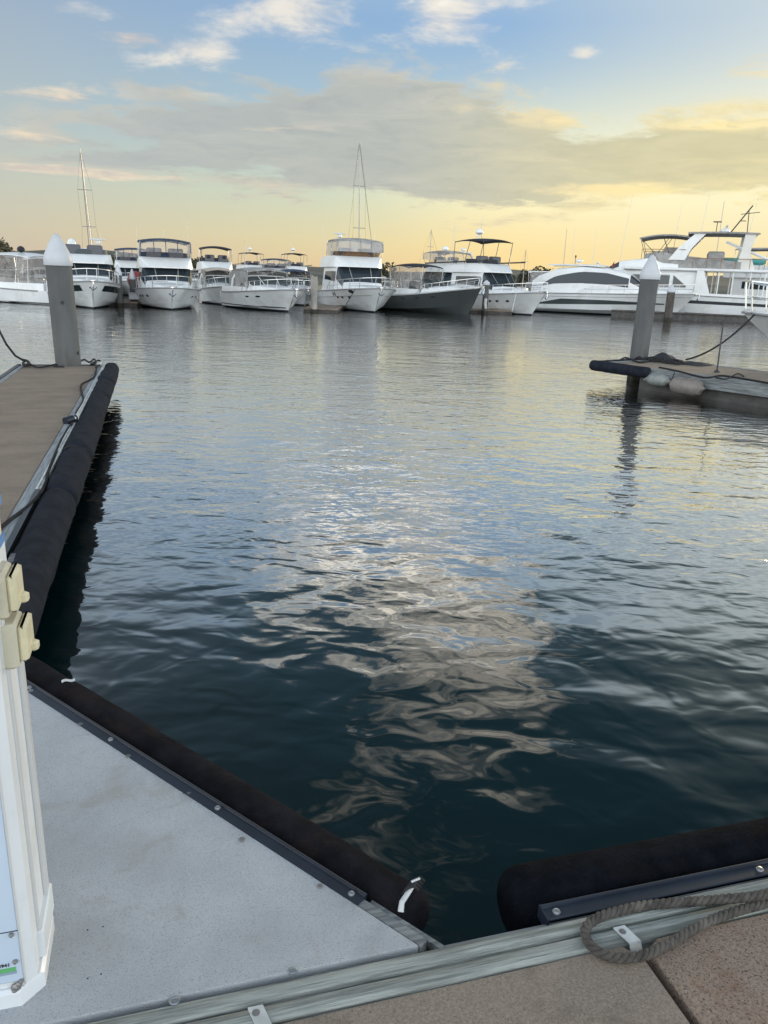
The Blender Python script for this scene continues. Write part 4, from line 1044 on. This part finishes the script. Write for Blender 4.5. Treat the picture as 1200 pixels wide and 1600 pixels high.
for x in (.335, .985, 1.65): bb = MB(); bolt(bb, x, .024, ZD + .006, .0075, .007); bb.build('rail_bolt', M_bolt, md)

# corner platform
cp = df('corner_platform', 'triangular grey gritty deck panel bridging the dock corner', 'dock platform')
A_, B_, C_ = (-.055, .012), (-1.50, .012), (-1.50, 1.985)
HY = Vector((-1.50 - (-.055), 1.985 - .012, 0)).normalized()          # along the long edge
HN = Vector((HY.y, -HY.x, 0)); HN = HN if HN.x > 0 else -HN            # towards the water
def hp(s, n_, z): 
    p = Vector((-.055, .012, 0)) + HY * s + HN * n_; return (p.x, p.y, z)
HL = (Vector((-1.50, 1.985, 0)) - Vector((-.055, .012, 0))).length
pm = MB().prism([A_, C_, B_], ZD - .03, ZD + .006, .003); pm.build('deck_panel', M_panel, cp)
def strip(parent, nm, m, s0, s1, n0, n1, z0, z1):
    mb = MB().loft([[hp(s, n0, z0), hp(s, n1, z0), hp(s, n1, z1), hp(s, n0, z1)] for s in (s0, s1)]); return mb.build(nm, m, parent)
strip(cp, 'timber_edge', M_wood2, -.005, .20, .003, .030, ZD - .08, ZD + .004)
strip(cp, 'timber_edge', M_wood2, .205, HL, .003, .030, ZD - .08, ZD - .004)
strip(cp, 'edge_strip', M_wood2, -.045, .19, .040, .054, ZD - .05, ZD - .010)
strip(cp, 'platform_side', M_pile_dark, .0, HL, .006, .026, -.1, ZD - .082)
strip(cp, 'fender_rail', M_rail, .20, HL, .000, .040, ZD + .000, ZD + .0085)
MB().tube([hp(.20, .038, ZD + .009), hp(HL, .038, ZD + .009)], .0055, 8).build('fender_rail_lip', M_rail, cp)
fender_tube(cp, 'rubber_fender', hp(.080, .122, ZD - .070), hp(HL + .12, .122, ZD - .070), .084, M_felt_c, .98, seed=8, lump=.07, segs=90)
for s_ in (.235, .78, 1.35, 1.9): bb = MB(); bolt(bb, *hp(s_, .018, ZD + .0085)[:3], .0065, .006); bb.build('rail_bolt', M_bolt, cp)
def washer(x, y, r=.012):
    mb = MB().lathe([(r, 0), (r, .0018), (r * .8, .003), (r * .55, .0028), (r * .5, .0015), (r * .25, .0015), (r * .2, .003), (.001, .003)], (x, y, ZD + .006), 18)
    return mb.build('screw', M_bolt if r > .010 else M_boltd, cp)
for px, py, r in [(273, 1564, .0125), (457, 1517, .0115), (500, 1385, .009), (378, 1312, .010), (200, 1182, .010), (48, 1080, .011), (125, 1132, .010), (295, 1240, .006)]:
    q = dpx(px, py, ZD + .006); washer(q.x, q.y, r)
for px, py in [(137, 1453), (161, 1448), (137, 1529), (158, 1522), (286, 1240)]:
    q = dpx(px, py, ZD + .006); MB().lathe([(.0022, 0), (.0022, .0006), (.001, .0007)], (q.x, q.y, ZD + .006), 8).build('drill_hole', M_ink, cp)
# white fender eye poking over the end of the platform fender
q = toD(at(628, 1408, ZD + .02)); e2 = toD(at(648, 1384, ZD + .015))
fe = empty('rope_end', tuple(DO), DA, 'white plastic cord end with black lashing on the platform fender tip', 'rope')
MB().tube([(q.x - .006, q.y - .012, ZD - .002), (q.x, q.y, ZD + .016), (e2.x, e2.y, ZD + .026)], .0085, 10, .0065).build('cord', M_white, fe)
lb_ = MB()
for i in range(4):
    f_ = i / 3; c = Vector((lerp(q.x, e2.x, .55 + .5 * f_), lerp(q.y, e2.y, .55 + .5 * f_), ZD + .022))
    lb_.tube([tuple(c + Vector((-.016, .006, -.012))), tuple(c + Vector((-.008, .0, .010))), tuple(c + Vector((.014, .004, .011))), tuple(c + Vector((.028, .008, -.008)))], .0045, 6)
lb_.build('lashing', M_ropeb, fe)
MB().tube([tuple(Vector((lerp(q.x, e2.x, .95), lerp(q.y, e2.y, .95), ZD + .036)) + Vector((-.010, -.004, 0))), tuple(Vector((lerp(q.x, e2.x, .95), lerp(q.y, e2.y, .95), ZD + .036)) + Vector((.016, .003, 0)))], .0035, 6).build('white_strand', M_white, fe)
# scrap of white on the fender near the finger
q = toD(at(105, 1066, ZD + .01))
o = MB().grid(lambda a, c: (a * .05 - .02, c * .016, .004 * sin(a * 6) + .003 * c), 8, 3).build('feather', M_white); 
w_ = at(105, 1066, ZD + .012); o.location = (w_.x, w_.y, ZD + .0135); o.rotation_euler = (0, 0, .5); tag(o, 'small white scrap lying on the black fender by the finger dock', 'feather')

# ---- left finger dock (runs away from the camera) ----------------------------
FX0, FX1, FY0, FY1 = -2.86, -1.515, .03, 13.05
fd = df('finger_dock', 'brown concrete finger dock running away along the left side', 'dock')
MB().box(FX0 + .06, FX1 - .06, FY0, FY1 - .1, -.35, ZD - .12).build('float', M_side, fd)
ys = [FY0 + .02, 3.57, 7.03, 10.3, FY1 - .10]
for a, c in zip(ys[:-1], ys[1:]):
    MB().box(FX0 + .08, FX1 - .105, a + .004, c - .004, ZD - .12, ZD, .006).build('concrete_slab', M_slab_f, fd)
def planky(x0, x1, y0, y1, z, m, nm='timber_edge', th=.14):
    return MB().box(x0, x1, y0, y1, z - th, z, .005).build(nm, m, fd)
planky(FX1 - .100, FX1 - .028, FY0 + 2.0, 6.2, ZD + .004, M_woodf); planky(FX1 - .100, FX1 - .028, 6.204, FY1 - .06, ZD + .003, M_woodf)
planky(FX0 + .005, FX0 + .075, FY0, FY1 - .06, ZD + .004, M_woodf)
MB().box(FX0 + .08, FX1 - .03, FY1 - .095, FY1 - .03, ZD - .1, ZD + .010, .005).build('end_rail', M_rail, fd)
MB().box(FX0 - .06, FX0 + .002, FY0, FY1 - .02, ZD - .1, ZD + .02, .01).build('outer_rail', M_rail, fd)
MB().box(FX1 - .026, FX1 + .012, FY0 + 1.9, 4.62, ZD - .02, ZD + .016, .003).build('fender_rail', M_rail, fd)
gs = MB().box(FX1 - .024, FX1 - .010, 4.625, FY1 - .05, ZD - .02, ZD + .020, .002).box(FX1 - .009, FX1 + .012, 4.625, FY1 - .05, ZD - .02, ZD + .008, .002); gs.build('fender_rail', M_galv, fd)
MB().box(FX1 - .02, FX1 + .0, FY0 + 2, FY1 - .05, -.2, ZD - .03).build('dock_side', M_pile_dark, fd)
segs = [(1.62, 4.58), (4.62, 6.05), (6.08, 7.75), (7.78, 9.5), (9.53, 10.9), (10.93, 12.2), (12.23, FY1 + .10)]
for i_, (a, c) in enumerate(segs):
    near = i_ == 0
    o = fender_tube(fd, 'rubber_fender', (FX1 + .140 - .006 * i_, a, ZD - .085 + (.0 if near else .012 * ((i_ * 37) % 3 - 1))), (FX1 + .140 - .006 * (i_ + 1), c, ZD - .085), .134 + .005 * ((i_ * 13) % 3 - 1), M_felt_b, 1.0, seed=i_ * 5, lump=.08, segs=30)
    if i_ in (1, 3): # loose fold of the cover
        MB().tube([(FX1 + .02 + .2 * k_ / 6, c - .02 + .03 * sin(k_ * 1.1), ZD - .03 + .06 * sin(pi * (k_ + 1) / 8) + .008) for k_ in range(7)], .010, 6).build('strap', M_ropeb, o)
MB().box(FX1 + .035, FX1 + .145, 3.02, 3.16, ZD + .010, ZD + .0225, .003).build('fender_plate', mat('fender_plate', (.10, .105, .115), .45, var=.5, vs=14, stain=(.3, .3, .3), ss_=18), fd)
ct = df('dock_cleat', 'small black cleat on the timber edge of the finger dock', 'cleat')
cx_, cy_ = dpx(183, 0 + 560, ZD).x, 12.9
MB().tube([(FX1 - .06, 12.75, ZD + .05), (FX1 - .06, 12.98, ZD + .05)], .018, 8).box(FX1 - .085, FX1 - .035, 12.82, 12.91, ZD + .004, ZD + .04, .006).build('cleat_body', M_galv, ct)
# ropes on the finger end
def world_rope(name, pts_px, z, r, label, m=M_ropeb, smooth_n=5, cat='rope', group=None):
    pts = [at(p[0], p[1], p[2] if len(p) > 2 else z) for p in pts_px]; path = []
    N = len(pts)
    for i in range(N - 1):
        p0, p1, p2, p3 = pts[max(0, i - 1)], pts[i], pts[i + 1], pts[min(N - 1, i + 2)]
        for k in range(smooth_n):
            t = k / smooth_n
            path.append(tuple(.5 * ((2 * p1) + (p2 - p0) * t + (2 * p0 - 5 * p1 + 4 * p2 - p3) * t * t + (3 * p1 - p0 - 3 * p2 + p3) * t ** 3)))
    path.append(tuple(pts[-1]))
    o = MB().tube(path, r, 8).build(name, m); tag(o, label, cat, group); return o, path
world_rope('hose', [(151, 575), (146, 590), (128, 600), (127, 612), (130, 625), (122, 640), (116, 650), (112, 662), (105, 672), (95, 690), (84, 715), (76, 735), (72, 752), (62, 772), (45, 790), (16, 812), (-12, 835)], ZD + .014, .0125,
           'black hose lying along the edge of the finger dock', M_hose, cat='hose')
hs = df('hose_connector', 'black hose end with silver ring on the finger dock edge', 'connector')
q = dpx(112, 656, ZD + .04)
MB().tube([(q.x - .06, q.y - .05, ZD + .035), (q.x + .03, q.y + .06, ZD + .05)], .042, 12).build('socket', M_rail, hs)
MB().tube([(q.x + .004, q.y + .028, ZD + .046), (q.x + .014, q.y + .04, ZD + .048)], .044, 12).build('ring', M_bolt, hs)
MB().tube([(q.x + .03, q.y + .06, ZD + .05), (q.x + .04, q.y + .075, ZD + .052)], .045, 12, .035).build('end_collar', M_white, hs)
world_rope('rope', [(44, 566), (60, 574), (88, 569), (84, 572), (100, 573)], ZD + .025, .014, 'black rope lying left of the pile foot on the finger dock')
world_rope('rope', [(124, 565), (132, 562), (140, 566), (147, 561), (150, 567), (142, 569), (154, 563), (158, 568), (150, 574)], ZD + .03, .016, 'black rope tangled round the cleat at the finger dock corner')
world_rope('rope', [(36, 562), (44, 565), (42, 570), (36, 568), (40, 563), (46, 568), (38, 572)], ZD + .04, .022, 'black rope knotted at the outer corner of the finger dock')
a0 = at(40, 565, ZD + .05); a1 = at(24, 556, ZD + .15); a2 = atY(10, 538, 13.0); a3 = atY(-10, 500, 13.2)
o = MB().tube([tuple(a0), tuple(a1), tuple(a2), tuple(a3), tuple(atY(-60, 440, 13.6))], .018, 8).build('mooring_line', M_ropeb); tag(o, 'black mooring line rising out of frame from the finger dock corner', 'rope')
a0 = at(126, 565, ZD + .03); o = MB().tube([tuple(atY(119, 535, 13.5)), tuple(atY(122, 552, 13.3)), tuple(a0)], .012, 6).build('rope', M_ropeb); tag(o, 'short black rope hanging beside the pile foot', 'rope')

# ---- twisted rope on the main dock -------------------------------------------
def twisted(name, pts_px, r, label):
    pts = [at(p[0], p[1], p[2]) for p in pts_px]; path = []
    N = len(pts)
    for i in range(N - 1):
        p0, p1, p2, p3 = pts[max(0, i - 1)], pts[i], pts[i + 1], pts[min(N - 1, i + 2)]
        for k in range(14):
            t = k / 14; path.append(.5 * ((2 * p1) + (p2 - p0) * t + (2 * p0 - 5 * p1 + 4 * p2 - p3) * t * t + (3 * p1 - p0 - 3 * p2 + p3) * t ** 3))
    # resample evenly
    S = [0.0]
    for i in range(1, len(path)): S.append(S[-1] + (path[i] - path[i - 1]).length)
    step = .0028; out = []; j = 0; n = int(S[-1] / step)
    for i in range(n):
        s_ = i * step
        while S[j + 1] < s_: j += 1
        out.append(path[j].lerp(path[j + 1], (s_ - S[j]) / (S[j + 1] - S[j])))
    mb = MB(); lay = .054
    for st_ in range(3):
        pp = []
        for i, p in enumerate(out):
            t = (out[min(i + 1, n - 1)] - out[max(i - 1, 0)]).normalized(); a = t.cross(Vector((0, 0, 1))).normalized(); c = a.cross(t)
            an = 2 * pi * (i * step / lay + st_ / 3)
            pp.append(tuple(p + (a * cos(an) + c * sin(an)) * r * .52))
        mb.tube(pp, r * .55, 8)
    o = mb.build(name, M_rope, None, 60); return tag(o, label, 'rope')
zr = ZD + .018
twisted('mooring_rope', [(1290, 1368, zr + .03), (1200, 1396, zr + .028), (1130, 1405, zr + .012), (1060, 1410, zr), (1000, 1416, zr), (950, 1428, zr), (924, 1440, zr), (914, 1456, zr), (922, 1476, zr), (942, 1491, zr - .002),
                         (968, 1497, zr - .004), (1000, 1494, zr), (1032, 1482, zr - .002), (1060, 1466, zr - .002), (1100, 1443, zr), (1150, 1424, zr), (1210, 1408, zr), (1290, 1392, zr)], .0125,
        'thick twisted grey rope looped over the timber edge at the lower right')

# ---- service pedestal ----------------------------------------------------------
pd = df('service_pedestal', 'white power pedestal with cream sockets and blue top at the left edge', 'power pedestal')
px0, px1, py0, py1 = -1.32, -.945, .085, .30; ZT = 1.52
def ped_ring(d, z, ch=.020): return [(px0 - d, py0 - d, z), (px1 - ch, py0 - d, z), (px1 + d, py0 + ch, z), (px1 + d, py1 - .015, z), (px1 - .015 + d, py1 + d, z), (px0 - d, py1 + d, z)]
MB().loft([ped_ring(0, ZD + .02), ped_ring(0, 1.40)]).build('body', M_pedw, pd)
bs = MB().loft([ped_ring(.014, ZD + .006, .030), ped_ring(.014, ZD + .042, .030), ped_ring(.006, ZD + .050, .026)]); bs.build('base_skirt', M_pedw, pd)
MB().box(px1 - .01, px1 + .014, .15, py1 + .012, ZD + .05, ZD + .125, .004).build('side_skirt', M_pedw, pd)
MB().box(px0 + .02, px1 - .0225, py0 - .004, py0, ZD + .066, 1.25, .0015).build('front_panel', M_pedf, pd)
MB().box(px0 + .02, px1 - .0225, py0 - .0055, py0 - .0035, ZD + .205, ZD + .2065).build('panel_seam', M_ink, pd)
cv_ = MB().box(px1 - .0222, px1 - .0185, py0 - .007, py0 + .006, ZD + .055, 1.39, .002); cv_.box(px1 - .002, px1 + .006, .155, .170, ZD + .12, 1.39, .002); cv_.box(px1 - .002, px1 + .010, .268, .300, ZD + .12, 1.39, .003)
cv_.build('cover_strip', M_white, pd)
for x, z, r_ in ((px1 - .035, ZD + .124, .0055), (px1 - .036, ZD + .198, .0055), (px1 - .028, ZD + .068, .005), (px1 - .040, ZD + .052, .011), (px1 - .033, ZD + .060, .007), (px1 - .043, ZD + .043, .009)):
    MB().lathe([(r_, -.003), (r_, -.006), (r_ * .5, -.010), (r_ * .2, -.0105)], (x, py0 - .002, z), 10, 'y').build('panel_screw', M_boltd, pd)
# label with phone number end and coloured bars
MB().box(px1 - .20, px1 - .036, py0 - .0055, py0 - .0045, ZD + .098, ZD + .108).build('green_label', M_green, pd)
MB().box(px1 - .20, px1 - .035, py0 - .0055, py0 - .0045, ZD + .090, ZD + .0975).build('grey_label', M_gblue, pd)
fc = bpy.data.curves.new('label_text', 'FONT'); fc.body = '0 3941'; fc.size = .0125; fc.align_x = 'RIGHT'; fc.extrude = .0002; fc.offset = .0003
fo = bpy.data.objects.new('label_text', fc); SC.collection.objects.link(fo); fo.parent = pd; fo.location = (px1 - .046, py0 - .0052, ZD + .1125); fo.rotation_euler = (pi / 2, 0, 0)
fc.materials.append(M_ink)
bpy.context.view_layer.update()
tm = bpy.data.meshes.new_from_object(fo); to = bpy.data.objects.new('label_text', tm); SC.collection.objects.link(to)
to.parent = pd; to.location = fo.location; to.rotation_euler = fo.rotation_euler; bpy.data.objects.remove(fo); to.name = 'label_text'
# sockets on the right face
def socket(z0, z1, yo, out):
    s_ = MB().box(px1 - .012, px1 + out - .012, yo, yo + .088, z0, z1, .006).build('socket_box', M_cream, pd)
    MB().box(px1 + out - .0125, px1 + out + .006, yo + .006, yo + .094, z0 + .012, z1 - .008, .006).build('socket_lid', M_creaml, s_)
    MB().box(px1 + out - .002, px1 + out + .018, yo + .052, yo + .078, z0 + .012, z0 + .034, .005).build('lid_latch', M_creaml, s_)
socket(1.362, 1.462, .150, .030); socket(1.250, 1.350, .150, .040)
MB().loft([ped_ring(0, 1.4005), ped_ring(0, 1.500)]).build('neck', M_pedw, pd)
MB().loft([ped_ring(-.004, 1.5005), ped_ring(-.004, 1.572)]).build('light_lens', M_creaml, pd)
tr = MB().prism([(px1 - .16, 0), (px1 - .002, 0), (px1 - .002, .0)], 0, .001)
MB().loft([ped_ring(.001, 1.490), ped_ring(.001, 1.506)]).build('blue_band', M_blue, pd)
MB().loft([ped_ring(.003, 1.5725), ped_ring(.003, 1.590), ped_ring(-.03, 1.604)]).build('blue_cap', M_blue, pd)
MB().box(px0, px1 - .04, py0 + .07, py1 - .01, 1.58, 1.76, .01).build('lamp_post', M_rail, pd)

# ---- right dock ------------------------------------------------------------
A0 = at(930, 566, ZD); A1 = at(1200, 600, ZD); dv = (A1 - A0); ang = atan2(dv.y, dv.x)
rd = empty('side_dock', (A0.x, A0.y, 0), ang, 'weathered timber-edged dock reaching in from the right', 'dock')
LR = 9.0; WR = 2.2
MB().box(1.1, LR, .12, WR - .15, -.35, ZD - .16).build('float', M_side, rd)
MB().box(.25, LR, .13, WR - .1, ZD - .15, ZD, .006).build('concrete_slab', M_slab_f, rd)
MB().box(1.3, LR, .0, .12, ZD - .17, ZD + .012, .006).build('timber_edge', M_wood2, rd)
MB().box(1.28, LR, -.03, -.002, ZD - .24, ZD - .05, .006).build('timber_rubbing_strip', M_wood2, rd)
MB().box(.25, LR, WR - .095, WR, ZD - .17, ZD + .012, .006).build('timber_edge', M_wood2, rd)
MB().box(.1, .245, .0, WR, ZD - .17, ZD + .012, .006).build('timber_edge', M_wood2, rd)
fender_tube(rd, 'rubber_fender', (-.12, .03, ZD - .07), (1.42, -.02, ZD - .08), .115, M_felt_b, seed=21, lump=.05, segs=30)
fender_tube(rd, 'rubber_fender', (-.02, .15, ZD - .07), (-.02, WR, ZD - .07), .10, M_felt_b, seed=22, lump=.05, segs=20)
RI = Matrix.Rotation(-ang, 4, 'Z') @ Matrix.Translation((-A0.x, -A0.y, 0))
def rpx(px, py, z=ZD): return RI @ at(px, py, z)
ha, hb_ = rpx(1018, 562), rpx(1108, 572)
hz = MB().grid(lambda a, c: (lerp(ha.x, hb_.x, a), lerp(ha.y, hb_.y, a) - .35 + .7 * c, ZD + .012 + sin(pi * c) * (.02 + .13 * exp(-((a - .22) / .12) ** 2) + .05 * max(0, mnoise.noise((a * 9, c * 4, 1)) + .5)) * min(1, 8 * (1 - a))), 40, 12).build('canvas_heap', M_black)
hz.location = (A0.x, A0.y, 0); hz.rotation_euler = (0, 0, ang); tag(hz, 'dark crumpled canvas lying beside the right pile', 'canvas heap')
for i_ in range(3):
    path = []
    for k_ in range(40):
        t = k_ / 39; an = t * 2 * pi * 2.2 + i_ * 2
        path.append((lerp(ha.x, hb_.x, .08 + .22 * i_) + .28 * cos(an) * (1 - .3 * t), ha.y - .35 + .22 * sin(an) * (1 - .3 * t), ZD + .03 + .05 * t + .02 * sin(5 * an)))
    o = MB().tube(path, .018, 6).build('rope_coil', M_ropeb); o.location = hz.location; o.rotation_euler = hz.rotation_euler
    tag(o, ['dark rope coil nearest the right pile', 'middle dark rope coil on the right dock', 'dark rope coil farthest right, at the end of the canvas'][i_], 'rope coil')
def cyl_fender(px, py, L_, r, m, label, z):
    xl = rpx(px, py, ZD).x; w_ = Vector((A0.x, A0.y, 0)) + Matrix.Rotation(ang, 3, 'Z') @ Vector((xl, -r - .035, z)); o_ = empty('boat_fender', tuple(w_), ang, label, 'fender', 'fenders on the right dock')
    pr = [(.02, -L_ / 2 - .05), (.05, -L_ / 2), (r * .8, -L_ / 2 + .04), (r, -L_ / 2 + .12), (r * 1.02, 0), (r, L_ / 2 - .12), (r * .8, L_ / 2 - .04), (.05, L_ / 2), (.02, L_ / 2 + .05)]
    MB().lathe(pr, (0, 0, 0), 18, 'x').build('body', m, o_)
    MB().tube([(-L_ / 2 - .03, 0, 0), (-L_ / 2 - .05, .12, r + .06)], .012, 5).build('lanyard', M_ropeb, o_)
    MB().lathe([(.045, -.02), (.05, 0), (.045, .02)], (L_ / 2 - .02, 0, 0), 12, 'x').build('end_ring', M_blue if False else M_cap, o_)
cyl_fender(1044, 579, .48, .12, mat('pale_fender', (.22, .235, .22), .5, var=.2, vs=8, stain=(.2, .19, .16), ss_=6), 'pale green-grey fender hanging on the right dock edge, the smaller of two', .27)
cyl_fender(1090, 585, .66, .165, mat('pinkish_fender', (.20, .175, .155), .5, var=.15, vs=8, stain=(.2, .17, .14), ss_=5), 'pinkish grey fender hanging on the right dock edge, the larger of two', .23)
b0 = at(1120, 582, ZD)
po = empty('boat_hook', (b0.x, b0.y, ZD), 0, 'upright thin dark pole with hook standing on the right dock', 'pole')
t0 = atY(1130, 507, b0.y); t0 = Vector((t0.x - b0.x, 0, t0.z - ZD)); MB().tube([(0, 0, 0), tuple(t0)], .016, 6).build('shaft', M_darkm, po)
MB().tube([tuple(t0 + Vector((-.07, 0, .02))), tuple(t0), tuple(t0 + Vector((.03, 0, .03))), tuple(t0 + Vector((.08, 0, .09)))], .015, 6).build('hook', M_darkm, po)
MB().lathe([(.06, 0), (.06, .02), (.03, .05)], (0, 0, 0.0), 12).build('foot', M_darkm, po)
world_rope('rope', [(968, 563), (976, 559), (985, 561), (1000, 566), (1018, 563), (1035, 564), (1060, 569)], ZD + .03, .022, 'dark rope coiled at the foot of the right pile')
world_rope('cable', [(1030, 574), (1060, 580), (1100, 590), (1125, 587), (1150, 590), (1210, 600)], ZD + .03, .018, 'dark cable along the near edge of the right dock', M_hose, cat='cable')
world_rope('rope', [(1118, 590), (1135, 592), (1152, 584), (1162, 588)], ZD + .03, .014, 'short dark rope end lying beside the thin pole')
# near boat bow, right edge
L, Bm = 9.5, 3.2; rk = .30
tip = atY(1174, 487, 19.5); hd = R(176)
rt = empty('bow_rider', (tip.x + L / 2 * 1.0 - .12, tip.y - .1, 0), hd, 'white boat bow with steel rail poking in over the right dock', 'motor boat')
H = Hull(L, Bm, tip.z, 1.0, rk, 1.6, 1.6, .9); H.build(rt, M_gel)
H.band(rt, 'rub_strip', lambda u: H.zs(u) - .07, lambda u: H.zs(u) - .02, M_darkm, .1, .99)
H.bow_rail(rt, .62, .45, .020)
Cab([(.30 * L, .3, 1.3, .2, 1.4), (.12 * L, 1.0, 1.2, .8, 1.75), (-.1 * L, 1.2, 1.0, 1.0, 1.8), (-.2 * L, 1.2, 1.0, 1.0, 1.7)], .1, .05).build(rt, 'cabin', M_gel)
e0 = Vector(tip) + Vector((.05, -.1, -.05)); e1 = at(1072, 562, ZD + .04)
path = []
for i in range(15):
    t = i / 14; p = e1.lerp(e0, t); p.z -= .30 * 4 * t * (1 - t) * .62; p.z = max(p.z, ZD + .03); path.append(tuple(p))
o = MB().tube(path, .022, 6).build('mooring_line', M_ropeb); tag(o, 'dark mooring line sagging from the near bow at right down to its dock', 'rope')
